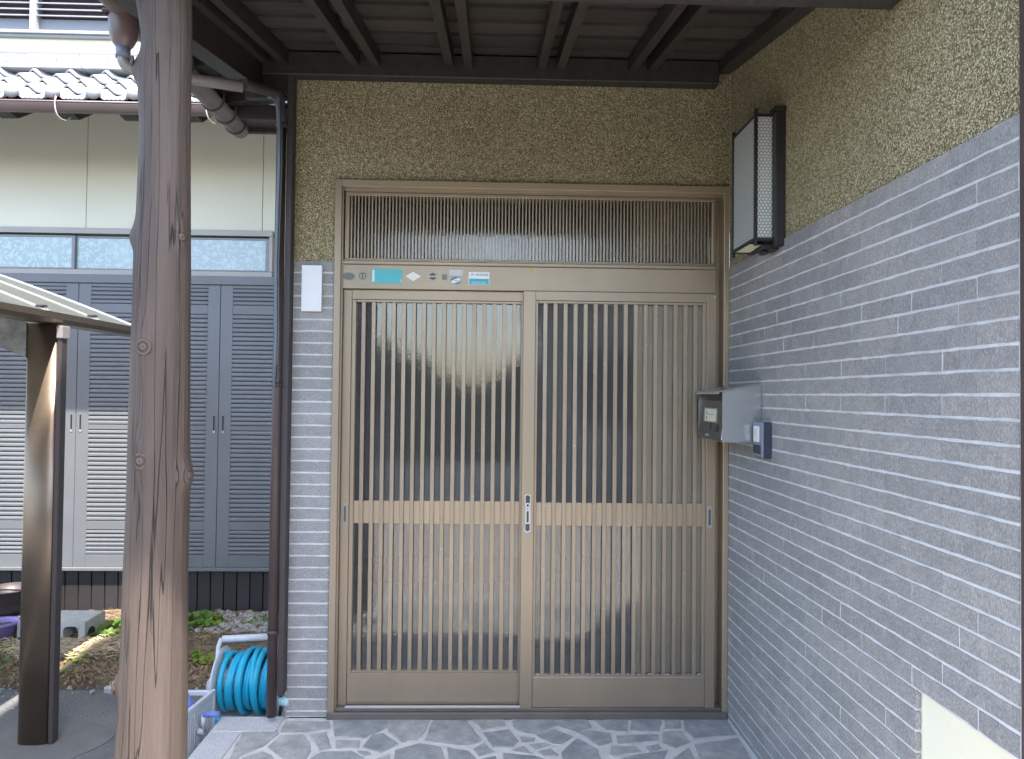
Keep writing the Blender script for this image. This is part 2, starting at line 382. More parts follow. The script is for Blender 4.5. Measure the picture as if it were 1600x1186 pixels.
# ================================================================ GROUND
GZ = -.165
struct(obj('ground', bx(-60, 60, -70, 60, GZ - .3, GZ), 'asphalt'))
g = nb(); NX, NY = 110, 46
def soil_h(x, y): return GZ + .004 + max(0, min(1, (y - .70) / .12)) * (.014 + .022 * (mnoise.noise((x * 3, y * 3, 0)) * .5 + .5) + .014 * mnoise.noise((x * 14, y * 14, 2)) + .018 * max(0, min(1, (y - 1.2) / .6)))
vs = [[g.verts.new((x, y, soil_h(x, y))) for x in np.linspace(-4.2, -.9, NX)] for y in [.70 + .025 * mnoise.noise((0, 0, 0))] + list(np.linspace(.73, 1.90, NY - 1))]
for j, x in enumerate(vs[0]): x.co.y += .05 * mnoise.noise((x.co.x * 3, 1, 5)) + .02 * mnoise.noise((x.co.x * 17, 1, 5)); x.co.z = GZ + .002
for a, b in zip(vs, vs[1:]):
    for i in range(NX - 1): g.faces.new((a[i], a[i + 1], b[i + 1], b[i])).smooth = True
struct(obj('soil_bed', g, 'soil'))
struct(obj('concrete_patch', prism(nb(), [(-1.95 + (.30 + .02 * math.sin(3 * t)) * math.cos(t), .12 + (.24 + .02 * math.sin(5 * t)) * math.sin(t)) for t in np.linspace(0, 6.03, 30)], 'z', GZ - .01, GZ + .004), plain('patch_concrete', (.15, .15, .15), .9, var=.12, vscale=9, bscale=160, bdist=.002)))
struct(obj('front_yard', bx(-1.35, 14, -7.2, -1.76, GZ - .02, GZ + .004), 'road'))

# ================================================================ PORCH FLOOR
pf = struct(obj('porch_floor', bx(-1.11, 1.02, -1.75, .0, GZ - .1, -.004), 'joint'))
STONES = [
[(-0.9845, -0.1237), (-0.8503, -0.1116), (-0.8325, -0.1431), (-0.8611, -0.2447), (-0.926, -0.3284), (-0.9474, -0.4022), (-0.9533, -0.4427)],
[(-0.8315, -0.1368), (-0.8371, -0.035), (-0.6584, -0.0383), (-0.6378, -0.0998), (-0.6643, -0.1162), (-0.734, -0.1373), (-0.824, -0.1431)],
[(-0.8476, -0.2528), (-0.8254, -0.1579), (-0.7366, -0.1497), (-0.7001, -0.2045), (-0.6718, -0.2856), (-0.6742, -0.3515), (-0.6923, -0.4039), (-0.7207, -0.414), (-0.7762, -0.3293)],
[(-0.7093, -0.156), (-0.6493, -0.1314), (-0.5976, -0.2634), (-0.6385, -0.2881)],
[(-0.904, -0.4229), (-0.9116, -0.3393), (-0.8524, -0.2902), (-0.8116, -0.3181), (-0.7549, -0.4035), (-0.7208, -0.5219), (-0.8602, -0.5208)],
[(-0.6485, -0.0066), (-0.4264, -0.0073), (-0.4094, -0.0914), (-0.439, -0.1316), (-0.4904, -0.186), (-0.6064, -0.1739)],
[(-0.5975, -0.202), (-0.4988, -0.2062), (-0.4936, -0.2678), (-0.583, -0.2697)],
[(-0.4829, -0.2558), (-0.4596, -0.1552), (-0.4188, -0.1449), (-0.3449, -0.2345), (-0.4067, -0.304)],
[(-0.4112, -0.0914), (-0.42, -0.0074), (-0.2405, -0.008), (-0.2509, -0.1191), (-0.2791, -0.2036), (-0.3331, -0.2246), (-0.4034, -0.1251)],
[(-0.2493, -0.2037), (-0.2409, -0.0921), (-0.2226, -0.008), (-0.0912, -0.0229), (-0.019, -0.2112), (-0.0745, -0.2507), (-0.1696, -0.2354)],
[(-0.0692, -0.0158), (0.0648, -0.0234), (0.0775, -0.0866), (-0.0232, -0.1161)],
[(-0.0198, -0.1401), (0.0881, -0.1139), (0.1229, -0.2119), (0.0963, -0.2614), (0.0198, -0.2634)],
[(0.1292, -0.1736), (0.1893, -0.1842), (0.1812, -0.2185), (0.1342, -0.227)],
[(0.1573, -0.2433), (0.2229, -0.2225), (0.2507, -0.2475), (0.1832, -0.286)],
[(0.0897, -0.2879), (0.1409, -0.2518), (0.171, -0.3156)],
[(-0.3532, -0.283), (-0.2647, -0.2287), (-0.1797, -0.2599), (-0.1594, -0.3483), (-0.1664, -0.4526), (-0.2602, -0.4935), (-0.3452, -0.4193)],
[(-0.1563, -0.26), (-0.0733, -0.2882), (-0.0401, -0.3491), (-0.0519, -0.4428), (-0.1397, -0.4422)],
[(-0.0562, -0.2727), (-0.0129, -0.2238), (0.0342, -0.303), (-0.0318, -0.3319)],
[(0.0574, -0.3032), (0.1807, -0.3274), (0.235, -0.3678), (0.1718, -0.4759), (0.0579, -0.4541)],
[(-0.6599, -0.3453), (-0.6312, -0.2992), (-0.5187, -0.288), (-0.4606, -0.3408), (-0.466, -0.4505), (-0.6076, -0.4704)],
[(-0.4952, -0.2905), (-0.4547, -0.2919), (-0.437, -0.312), (-0.4647, -0.327)],
[(0.1883, -0.298), (0.2428, -0.2719), (0.2729, -0.3279), (0.2148, -0.3334)],
[(-0.4219, -0.3524), (-0.3683, -0.3124), (-0.3565, -0.3975), (-0.3974, -0.4719), (-0.4351, -0.4079)],
[(-0.0258, -0.3549), (0.0312, -0.3323), (0.0414, -0.454), (-0.0296, -0.4641)],
[(0.0947, -0.0164), (0.413, -0.0102), (0.4268, -0.0976), (0.3616, -0.1458), (0.284, -0.0847), (0.1916, -0.1608), (0.1314, -0.1408), (0.1052, -0.0936)],
[(0.1945, -0.1635), (0.2698, -0.1038), (0.3442, -0.1746), (0.2864, -0.244), (0.2525, -0.2376)],
[(0.2818, -0.3045), (0.3564, -0.1902), (0.4255, -0.2778), (0.4261, -0.352), (0.3844, -0.4458), (0.2904, -0.4451)],
[(0.3656, -0.1485), (0.4172, -0.122), (0.4936, -0.1491), (0.4934, -0.2239), (0.4351, -0.2608)],
[(0.4412, -0.0391), (0.5014, -0.0221), (0.5923, -0.0181), (0.5639, -0.1361), (0.4876, -0.1291)],
[(0.6052, -0.0182), (0.733, -0.0186), (0.6941, -0.1367), (0.5801, -0.1227)],
[(0.5156, -0.165), (0.6889, -0.1592), (0.6753, -0.2185), (0.5111, -0.2327)],
[(0.7422, -0.0259), (0.8087, -0.0261), (0.7955, -0.106), (0.7231, -0.1193)],
[(0.709, -0.1394), (0.7891, -0.1304), (0.8015, -0.2217), (0.727, -0.277), (0.6896, -0.2399)],
[(0.8241, -0.0261), (1.0103, -0.0268), (1.0057, -0.1646), (0.8268, -0.1963), (0.8046, -0.1237)],
[(0.8113, -0.2406), (1.0021, -0.1933), (0.9956, -0.3726), (0.9893, -0.4818), (0.7855, -0.4803)],
[(0.48, -0.2512), (0.571, -0.2578), (0.5944, -0.3027), (0.4807, -0.335), (0.4623, -0.3232)],
[(0.6083, -0.2642), (0.6716, -0.2398), (0.6749, -0.2767), (0.6241, -0.3005)],
[(0.5609, -0.3238), (0.6939, -0.2913), (0.67, -0.3419), (0.606, -0.4473), (0.5228, -0.4467), (0.4748, -0.3694)],
[(0.6875, -0.365), (0.7829, -0.2676), (0.7802, -0.3622), (0.7635, -0.4802), (0.6263, -0.4792)]
]
def inset_poly(pts, d):
    c = Vector((sum(p[0] for p in pts) / len(pts), sum(p[1] for p in pts) / len(pts)))
    return [tuple(Vector(p) + (c - Vector(p)).normalized() * d) for p in pts]
def rough_poly(pts, step=.035, amp=.0035):
    out = []
    for a, b in zip(pts, pts[1:] + pts[:1]):
        a, b = Vector(a), Vector(b); L = (b - a).length; n = max(1, int(L / step))
        nrm = Vector((-(b - a).y, (b - a).x)) / max(L, 1e-6)
        for i in range(n):
            p = a.lerp(b, i / n)
            if i: p = p + nrm * random.uniform(-amp, amp)
            out.append((p.x, p.y))
    return out
for s in STONES:
    s = [(x, min(y, -.006)) for x, y in s]
    t = random.uniform(-.0008, .0012)
    obj('paving_stone', prism(nb(), rough_poly(s), 'z', -.02, t, .003), 'stone', pf)
# the rest of the crazy paving, nearer the street
cells = []
yy = -.57
while yy > -1.55:
    xx = -.98 + random.uniform(0, .1)
    while xx < 1.02:
        cells.append(Vector((xx + random.uniform(-.05, .05), yy + random.uniform(-.05, .05)))); xx += random.uniform(.2, .27)
    yy -= .2
def clip(poly, p, n):
    out = []
    for a, b in zip(poly, poly[1:] + poly[:1]):
        da, db = (a - p).dot(n), (b - p).dot(n)
        if da <= 0: out.append(a)
        if da * db < 0: out.append(a + (b - a) * (da / (da - db)))
    return out
for c in cells:
    poly = [Vector(q) for q in ((-.975, -1.60), (1.015, -1.60), (1.015, -.54), (-.975, -.54))]
    for d in cells:
        if d is not c and (d - c).length < .8 and poly:
            m = (c + d) / 2; n = (d - c).normalized(); poly = clip(poly, m - n * .012, n)
    if len(poly) > 2: obj('paving_stone', prism(nb(), rough_poly([tuple(q) for q in poly]), 'z', -.02, random.uniform(-.0008, .0012), .003), 'stone', pf)
y = -.004
for k in range(3):
    y1 = y - .585; obj('edging_stone', bx(-1.112, -.985, y1 + .004, y - .13 * (k == 0), GZ - .02, .0015, .003), 'granite', pf); y = y1
obj('edging_stone', bx(-1.112, -.852, -.130, .004, GZ - .02, .0015, .003), 'granite', pf)
for k in range(4): obj('edging_stone', bx(-.98 + k * .5, -.98 + k * .5 + .496, -1.752, -1.61, GZ - .02, .0015, .003), 'granite', pf)

# ================================================================ TILES
PITCH, Z0, TOP = .0499, 1.8717, 1.9165
def tile_mesh(L, H, ax, jit=.0012):
    """face towards -y (ax='y') or -x (ax='x'); origin at low corner, running along +x / -y"""
    b = nb(); n = max(2, int(L / .03)); T = .012
    def v(u, z, d):
        return (u, d, z) if ax == 'y' else (d, -u, z)
    top, bot, topb, botb = [], [], [], []
    for i in range(n + 1):
        u = L * i / n
        j = lambda: random.uniform(-jit, jit)
        top.append(b.verts.new(v(u, H + j(), j() * .6))); bot.append(b.verts.new(v(u, j(), j() * .6)))
        topb.append(b.verts.new(v(u, H, T))); botb.append(b.verts.new(v(u, 0, T)))
    fs = []
    for i in range(n):
        fs += [b.faces.new((bot[i], bot[i + 1], top[i + 1], top[i])), b.faces.new((top[i], top[i + 1], topb[i + 1], topb[i])), b.faces.new((botb[i], botb[i + 1], bot[i + 1], bot[i]))]
    fs += [b.faces.new((botb[0], bot[0], top[0], topb[0])), b.faces.new((bot[n], botb[n], topb[n], top[n]))]
    bmesh.ops.recalc_face_normals(b, faces=fs)
    me = bpy.data.meshes.new('wall_tile'); b.to_mesh(me); b.free(); me.materials.append(M['tile']); return me
def rows():
    k = 0; up = TOP
    while True:
        lo = Z0 - PITCH * k + .0033
        if lo < .004: lo = .004
        yield k, lo, up - lo
        if lo == .004: return
        up = Z0 - PITCH * k - .0037; k += 1

# ---- entrance (door) wall
ew = thing('entrance_wall', 'front wall of the house round the door, brown pebble stucco above grey tiles', 'wall', (0, 0, 0))
b = nb(); box(b, -.845, -.672, .0018, .13, 0, TOP + .001); obj('tile_bed', b, 'mortar', ew)
b = nb(); box(b, -.835, -.672, .002, .13, TOP + .001, 2.268); box(b, -.835, 1.021, .002, .13, 2.268, 2.80); obj('stucco_panel', b, 'stucco', ew)
obj('upper_wall', bx(-1.0, 3.4, .14, 3.2, 2.80, 6.2), 'cream2', ew)
obj('upper_eave', bx(-.75, 4.2, -3.44, .139, 5.6, 5.72), 'wood_dark', ew)
obj('house_flank', bx(-.868, -.846, .06, 1.895, GZ, 2.80), 'cream', ew)
tm = [tile_mesh(.1715, .0427, 'y') for _ in range(6)]
for k, lo, h in rows():
    me = random.choice(tm) if abs(h - .0427) < .003 else tile_mesh(.1715, h, 'y')
    obj('wall_tile', me, None, ew, loc=(-.8453, 0, lo))
obj('corner_trim', bx(-.872, -.8465, -.045, .10, .108, 2.80, .002), 'brown_dark', ew)
obj('stucco_edge', bx(-.8460, -.8355, .0025, .13, TOP + .001, 2.80), 'stucco', ew)

# ---- right-hand side wall
sw = thing('side_wall', 'long wall on the right with grey brick tiles below and brown pebble stucco above', 'wall', (1.02, 0, 0))
def swo(name, b, m):
    o = obj(name, b, m, sw); o.location = (-1.02, 0, 0); return o
b = nb(); box(b, 1.0170, 1.15, -1.735, 0.0, .672, TOP + .001); box(b, 1.0170, 1.15, -1.388, 0.0, GZ, .6715); swo('tile_bed', b, 'mortar')
swo('inset_panel', bx(1.0295, 1.15, -1.735, -1.3885, GZ, .6715), 'cream2')
swo('stucco_panel', bx(1.021, 1.15, -1.735, 0.001, TOP + .0015, 3.5), 'stucco')
XF = 1.0155; L = .2386; hj = .0016
full = {}
def get(Lk, h):
    key = (round(Lk, 3), round(h, 3))
    if key not in full: full[key] = [tile_mesh(Lk, h, 'x') for _ in range(6 if Lk > .23 else 1)]
    return random.choice(full[key])
for k, lo, h in rows():
    end = -1.388 if lo < .65 else -1.735
    ph = (0, .12, 0, .118, .0, .12)[k % 6] if k % 7 else .06
    j = [-1.613 - .2386 * 2 + ph + n * L for n in range(0, 13)]
    ys = [end] + [q for q in j if end + .02 < q < -.02] + [0.0]; hj = random.choice((.0012, .0016, .0044))
    for a, c in zip(ys, ys[1:]):
        Lk = c - a - (hj if c < 0 else 0)
        o = obj('wall_tile', get(Lk, h), None, sw, loc=(XF - 1.02 + random.uniform(-.0006, .0006), c - (hj / 2 if c < 0 else .001), lo))
# tile returns round the opening
for k in range(25, 37):
    lo = Z0 - PITCH * k + .0033
    if lo > .06 and lo + .0427 < .672: obj('corner_tile', bx(1.0160, 1.0285, -1.3925, -1.3870, lo, lo + .0427, .0015), 'tile', sw).location = (-1.02, 0, 0)
tag(obj('porch_post', bx(1.0142, 1.13, -1.855, -1.7365, GZ, 3.4, .004), 'brown_metal'), 'square brown metal post closing the near end of the tiled side wall', 'post')

# ================================================================ ENTRANCE DOOR
fr = thing('door_frame', 'bronze aluminium door frame with a finned transom and a row of stickers', 'door frame', (0, 0, 0))
def part(n, b, m, p=fr, **k): return obj(n, b, m, p, **k)
Y = -.018
b = nb(); box(b, -.6725, -.6425, Y, .115, 0, 2.268, .002); box(b, -.6425, -.637, Y + .012, .115, 0, 2.236); part('jamb', b, 'bronze')
b = nb(); box(b, .992, 1.0150, Y, .115, 0, 2.268, .002); part('jamb', b, 'bronze_rail')  # lighter bronze paints the golden light on this jamb
part('jamb', bx(.962, .992, .055, .115, 0, 2.236), 'bronze')
b = nb(); box(b, -.6425, .992, Y, .115, 2.238, 2.268, .002); part('head', b, 'bronze_rail')
b = nb(); box(b, -.637, .992, Y + .022, .115, 2.222, 2.238); part('head_bead', b, 'bronze')
b = nb(); box(b, -.637, .962, -.004, .115, 1.806, 1.908, .0015); box(b, -.6368, .9618, -.011, .0, 1.9085, 1.9245, .003); box(b, -.637, .962, .001, .1, 1.9245, 1.93); part('lintel', b, 'bronze')
# transom frame, moulded
b = nb()
box(b, -.634, .962, .006, .1, 2.206, 2.222, .003); box(b, -.634, -.6135, .006, .1, 1.932, 2.206, .003); box(b, .9455, .962, .006, .1, 1.932, 2.206, .003); box(b, -.634, .962, .006, .1, 1.93, 1.9385, .002)
part('transom_frame', b, 'bronze')
part('transom_pane', bx(-.613, .945, .036, .041, 1.936, 2.207), 'glass_transom')
fin = bpy.data.meshes.new('transom_fin'); t = bx(-.0027, .0027, .012, .030, 1.9365, 2.208); t.to_mesh(fin); t.free(); fin.materials.append(M['slat'])
for i in range(106): obj('transom_fin', fin, None, fr, loc=(-.6065 + i * .01464, 0, 0))
b = nb(); box(b, -.6725, 1.0125, -.028, .115, -.0, .028, .002); box(b, -.64, .99, -.012, .1, .028, .041, .002); part('sill', b, 'bronze_dark')
part('sill_rail', bx(-.60, .135, -.0135, .0, .0415, .049, .001), 'alu')
# stickers on the lintel
YS = -.0052
def sticker(pts, m, label, y=YS, th=.0009, name='sticker', p=fr):
    o = part(name, prism(nb(), pts, 'y', y - th, y), m, p); 
    if label: o['label'] = label
    return o
def ell(cx, cz, a, c, n=28, rot=0): return [(cx + a * math.cos(t) * math.cos(rot) - c * math.sin(t) * math.sin(rot), cz + a * math.cos(t) * math.sin(rot) + c * math.sin(t) * math.cos(rot)) for t in (2 * math.pi * k / n for k in range(n))]
def rect(x0, x1, z0, z1): return [(x0, z0), (x1, z0), (x1, z1), (x0, z1)]
ST = lambda n, c, r=.5: plain(n, c, r, var=.03)
sticker(ell(-.6115, 1.857, .0255, .015), ST('faded_grey_print', (.17, .165, .165)), 'faded grey oval sticker')
s = sticker(ell(-.5535, 1.8595, .0185, .0175), ST('grey_green_print', (.27, .29, .26)), 'round grey-green emblem sticker')
sticker(ell(-.5535, 1.8595, .0135, .012), ST('dark_green_print', (.09, .13, .115)), None, YS - .001, .0003, 'emblem', s)
for dx, dz in ((-.006, .003), (.006, .003), (-.006, -.005), (.006, -.005)): sticker(ell(-.5535 + dx, 1.8595 + dz, .004, .0032, 10), ST('pale_emblem_print', (.45, .48, .45)), None, YS - .0014, .0003, 'emblem', s)
s = sticker(rect(-.516, -.386, 1.830, 1.890), ST('turquoise_print', (.10, .48, .52)), 'turquoise rectangular sticker with worn white left edge')
sticker(rect(-.512, -.503, 1.835, 1.886), ST('worn_white', (.72, .78, .78)), None, YS - .001, .0003, 'border', s)
sticker(rect(-.391, -.3885, 1.832, 1.848), M['white'], None, YS - .001, .0003, 'border', s)
sticker([(-.372, 1.8605), (-.339, 1.8405), (-.305, 1.8605), (-.339, 1.8805)], ST('offwhite_print', (.80, .80, .74)), 'white diamond sticker')
s = sticker([(-.283, 1.862), (-.270, 1.868), (-.256, 1.8795), (-.242, 1.868), (-.230, 1.862), (-.242, 1.856), (-.256, 1.8445), (-.270, 1.856)], ST('silver_print', (.55, .55, .54)), 'silver and black diamond-shaped badge')
for sg in (1, -1): sticker([(-.274, 1.862 + sg * .005), (-.238, 1.862 + sg * .005), (-.256, 1.862 + sg * .0155)], M['ink'], None, YS - .001, .0003, 'emblem', s)
text('lettering', 'TRUST', .0095, 'ink', s, (-.256, YS - .0013, 1.8618))
sticker(rect(-.2165, -.1955, 1.848, 1.871), ST('grey_square_print', (.21, .20, .195)), 'small grey square sticker')
s = sticker(rect(-.1855, -.1275, 1.866, 1.892), ST('silver_foil', (.52, .53, .53), .3), 'silvery worn label'); 
s = sticker(ell(-.1575, 1.8455, .024, .0165), ST('teal_disc_print', (.18, .45, .44)), 'oval sticker with a white swoosh on blue and green')
sticker(ell(-.165, 1.8535, .014, .0055, 16, .35), ST('blue_print', (.06, .22, .55)), None, YS - .001, .0003, 'emblem', s)
sticker(ell(-.149, 1.8355, .010, .004, 16, .35), ST('grey_print', (.25, .22, .2)), None, YS - .001, .0003, 'emblem', s)
sticker(ell(-.157, 1.845, .021, .0075, 20, .4), M['white'], None, YS - .0014, .0003, 'emblem', s)
sticker(ell(-.156, 1.8453, .008, .002, 12, .1), ST('ochre_print', (.35, .22, .03)), None, YS - .0018, .0003, 'emblem', s)
s = sticker(rect(-.1035, -.0145, 1.829, 1.8835), M['white'], 'white and turquoise co-op label with small print')
sticker(rect(-.101, -.017, 1.8305, 1.8545), ST('turquoise_band', (.05, .42, .52)), None, YS - .001, .0003, 'band', s)
navyp = ST('small_print', (.05, .14, .2)); text('lettering', 'JA', .014, 'ink', s, (-.088, YS - .0013, 1.872))
for i in range(6):
    x = -.0735 + i * .0093
    b = nb()
    for q in range(3): box(b, x, x + .0068, YS - .0013, YS - .001, 1.8675 + q * .0035, 1.8688 + q * .0035)
    box(b, x + .0028, x + .0040, YS - .0014, YS - .0011, 1.867, 1.8765); part('lettering', b, navyp, s)
for i in range(7):
    x = -.089 + i * .0092; b = nb(); box(b, x, x + .0065, YS - .0018, YS - .0015, 1.8345, 1.8358); box(b, x + .001 * (i % 3), x + .001 * (i % 3) + .0016, YS - .0019, YS - .0016, 1.8345, 1.8435)
    if i % 2: box(b, x, x + .0062, YS - .0018, YS - .0015, 1.841, 1.8423)
    part('lettering', b, 'white', s)
sticker(rect(.1545, .169, 1.8855, 1.9005), ST('yellow_tag_print', (.55, .38, .12)), 'tiny ochre square tag')

def leaf(label, x0, x1, yf, stile_l, stile_r, ox0, ox1, ztop, zo1, zo0, kick1, z0, mid, sx0, sdx, nsl):
    o = thing('sliding_door', label, 'door', (0, 0, 0), None)
    y1 = yf + .030
    b = nb(); box(b, x0, stile_l, yf, y1, z0, ztop, .0015); obj('stile', b, 'bronze', o)
    b = nb(); box(b, stile_r, x1, yf, y1, z0, ztop, .0015); obj('stile', b, 'bronze', o)
    b = nb(); box(b, stile_l, stile_r, yf + .001, y1, zo1 + .012, ztop, .001); obj('top_rail', b, 'bronze', o)
    b = nb(); box(b, stile_l, stile_r, yf + .0025, y1, z0, kick1, .003); obj('bottom_rail', b, 'bronze', o)
    b = nb()   # bead round the lattice
    box(b, stile_l, ox0, yf + .004, y1, kick1 + .0005, zo1 + .0115, .002); box(b, ox1, stile_r, yf + .004, y1, kick1 + .0005, zo1 + .0115, .002)
    box(b, ox0, ox1, yf + .004, y1, zo1, zo1 + .0115, .002); box(b, ox0, ox1, yf + .004, y1, kick1 + .0005, zo0, .002); obj('lattice_bead', b, 'bronze', o)
    b = nb(); box(b, ox0, ox1, yf + .0125, y1 - .004, mid[0], mid[1]); 
    obj('middle_rail', b, 'bronze_rail', o)
    obj('pane', bx(ox0 - .002, ox1 + .002, yf + .019, yf + .023, mid[1], zo1 + .003), 'glass', o)
    obj('pane', bx(ox0 - .002, ox1 + .002, yf + .019, yf + .023, zo0 - .003, mid[0]), 'glass', o)
    me = bpy.data.meshes.new('lattice_slat'); t = bx(-.0086, .0086, yf + .0015, yf + .0120, zo0, zo1, .001); t.to_mesh(me); t.free(); me.materials.append(M['slat'])
    for i in range(nsl): obj('lattice_slat', me, None, o, loc=(sx0 + i * sdx, 0, 0))
    return o
q = 1.0103
lf = leaf('left sliding lattice door, set behind the other one', -.6365, .190, .018, -.6005, .138, -.582, .1235, 1.8045, 1.7515, .186, .175, .0415, (.8065, .9025), -.5505, .0430, 16)
rf = leaf('right sliding lattice door, overlapping in front with the ornate lock', .1322, .9615, -.0125, .1845, .9205, .1955, .9045, 1.8045, 1.7535, .180, .166, .0415, (.8065, .9035), .2265, .04305, 16)
obj('threshold_dust', bx(.186, .919, -.0115, -.0095, .1665, .1685), 'alu', rf)
b = nb()
for i in range(17):
    xx = .2265 - .0215 + i * .04305 + random.uniform(-.006, .006); wv = random.uniform(.004, .013)
    if wv > .006: box(b, xx - wv / 2, xx + wv / 2, -.0095, -.0035, .1812, .1832)
obj('dust_flecks', b, plain('dry_dust', (.62, .62, .6), .95, var=.2, vscale=80), rf)['kind'] = 'stuff'
# lock plate on the meeting stile
YL = -.0130
def ring(pts_out, pts_in, y0, y1, b):
    n = len(pts_out)
    for i in range(n):
        j = (i + 1) % n
        A, B, Cc, D = pts_out[i], pts_out[j], pts_in[j], pts_in[i]
        v = [b.verts.new((p[0], y0, p[1])) for p in (A, B, Cc, D)]; u = [b.verts.new((p[0], y1, p[1])) for p in (A, B, Cc, D)]
        for f in ((0, 1, 2, 3),): b.faces.new([v[t] for t in f])
        b.faces.new((v[0], u[0], u[1], v[1])); b.faces.new((v[3], v[2], u[2], u[3]))
    bmesh.ops.recalc_face_normals(b, faces=b.faces[:]); return b
cx = .1585; z0, z1 = .781, .941
outl = [(-.0135, 0.006), (-.0125, .012), (-.0115, .03), (-.0115, .130), (-.0125, .148), (-.0135, .154), (-.008, .157), (-.004, .160), (0, .1625), (.004, .160), (.008, .157), (.0135, .154), (.0125, .148), (.0115, .130), (.0115, .03), (.0125, .012), (.0135, .006), (.008, .003), (.004, 0), (0, -.0025), (-.004, 0), (-.008, .003)]
lk = obj('lock_plate', prism(nb(), [(cx + u, z0 + v) for u, v in outl], 'y', YL - .004, YL + .001), 'gunmetal', rf)
obj('plate_rim', ring([(cx + u, z0 + v) for u, v in outl], [(cx + u * .80, z0 + .08 + (v - .08) * .955) for u, v in outl], YL - .0055, YL - .0035, nb()), 'alu', lk)
def rr(x0, x1, a0, a1, c=.003): return [(x0 + c, a0), (x1 - c, a0), (x1, a0 + c), (x1, a1 - c), (x1 - c, a1), (x0 + c, a1), (x0, a1 - c), (x0, a0 + c)]
b = nb()
ring(rr(cx - .0078, cx + .0078, .817, .874), rr(cx - .0052, cx + .0052, .8205, .871), YL - .0075, YL - .0035, b)
ring(rr(cx - .0078, cx + .0078, .884, .904), rr(cx - .005, cx + .005, .887, .9005), YL - .0075, YL - .0035, b)
box(b, cx - .0075, cx + .0075, YL - .0075, YL - .0035, .874, .884, .001); lathe_m = None
obj('lock_pull', b, 'alu', lk)
obj('keyhole', prism(nb(), ell(cx, .879, .003, .003, 12), 'y', YL - .0085, YL - .0076), 'ink', lk)
# recessed finger pulls
for o, x, y in ((lf, -.617, .018), (rf, .936, -.0125)):
    p = obj('finger_pull', bx(x - .010, x + .010, y - .0012, y + .002, .800, .895, .0008), 'taupe', o)
    obj('pull_recess', bx(x - .0045, x + .0045, y - .0022, y - .0013, .815, .880), 'steel_dark', p)
s = obj('sticker', prism(nb(), rect(.9475, .9590, 1.7855, 1.7945), 'y', -.0138, -.0128), ST('mint_print', (.16, .48, .42)), rf); s['label'] = 'tiny mint-green sticker'
# room behind the glass
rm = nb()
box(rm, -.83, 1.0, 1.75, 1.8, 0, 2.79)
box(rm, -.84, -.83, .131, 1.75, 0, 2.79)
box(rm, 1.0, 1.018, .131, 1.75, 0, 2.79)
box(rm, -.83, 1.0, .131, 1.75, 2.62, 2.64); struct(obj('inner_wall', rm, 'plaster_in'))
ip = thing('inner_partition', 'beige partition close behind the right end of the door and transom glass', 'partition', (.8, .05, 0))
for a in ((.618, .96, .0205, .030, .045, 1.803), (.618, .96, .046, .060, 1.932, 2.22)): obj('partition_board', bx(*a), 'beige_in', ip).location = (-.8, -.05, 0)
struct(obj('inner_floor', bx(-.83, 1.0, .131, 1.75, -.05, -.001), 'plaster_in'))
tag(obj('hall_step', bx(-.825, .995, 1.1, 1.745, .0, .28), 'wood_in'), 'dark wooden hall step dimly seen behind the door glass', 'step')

# ================================================================ NAMEPLATE
np_ = thing('nameplate', 'blank white nameplate on the grey tiles left of the door', 'nameplate', (-.77, -.01, 1.80))
o = obj('plate', bx(-.8045, -.7215, -.020, -.0012, 1.7045, 1.8995, .0015), 'white', np_); o.location = (.77, .01, -1.80)
o = obj('edge_trim', bx(-.8065, -.8047, -.0185, -.0012, 1.704, 1.9), 'alu', np_); o.location = (.77, .01, -1.80)

# ================================================================ PORCH ROOF
SL = .19
pr = thing('porch_roof', 'dark timber porch roof over the door, with paired rafters and lapped boards', 'porch roof', (0, 0, 2.7))
def po(name, b, m, p=None):
    o = obj(name, b, m, p or pr)
    if p is None: o.location = (0, 0, -2.7)
    return o
def sloped(x0, x1, ya, yb, zb, h, bev=.002, sl=SL):
    """bar sloping with the roof; zb = underside height at y=0"""
    return prism(nb(), [(ya, zb + sl * ya), (yb, zb + sl * yb), (yb, zb + h + sl * yb), (ya, zb + h + sl * ya)], 'x', x0, x1)
YE = -1.62
po('wall_beam', bx(-.975, .954, -.062, -.0005, 2.693, 2.79, .003), 'wood_dark')
po('side_beam', sloped(-1.055, -.977, YE + .1, .04, 2.640, .145), 'wood_dark')
po('side_beam', sloped(.956, 1.019, YE + .1, -.0005, 2.762, .05), 'wood_dark')
po('front_beam', bx(-1.42, 1.019, -1.40, -1.28, 2.362, 2.50, .004), 'wood_dark')
for k, c in enumerate((-.955, -.882, -.587, -.500, -.192, -.112, .194, .274, .578, .658)):
    x = c; po('rafter', sloped(x - .017, x + .017, YE, -.0005 if c > -.9 else -.0005, 2.746, .062), 'wood_dark')
    if -.9 < c: pass
for i in range(9):
    y1 = -.03 - i * .165; y0 = y1 - .108
    for a, c, n in ((-1.30, -1.0565, 0), (-.9765 + .0, 1.019, 1)):
        if n: po('ceiling_board', sloped(a, c, y0, y1, 2.8085, .012), 'wood_board')
    po('ceiling_board', sloped(-.9765, 1.019, y0 - .075, y0 + .018, 2.8215, .012), 'wood_board')
po('roof_deck', sloped(-1.30, 1.019, YE - .02, .0, 2.836, .03), 'wood_board')
po('roof_covering', sloped(-1.32, 1.019, YE - .06, .13, 2.867, .07), 'kawara')
po('fascia', sloped(-1.32, 1.019, YE - .02, YE - .0005, 2.75, .085), 'wood_dark')

po('wall_plate', bx(-1.052, -.8735, -.03, -.001, 2.60, 2.7925, .003), 'wood_dark')
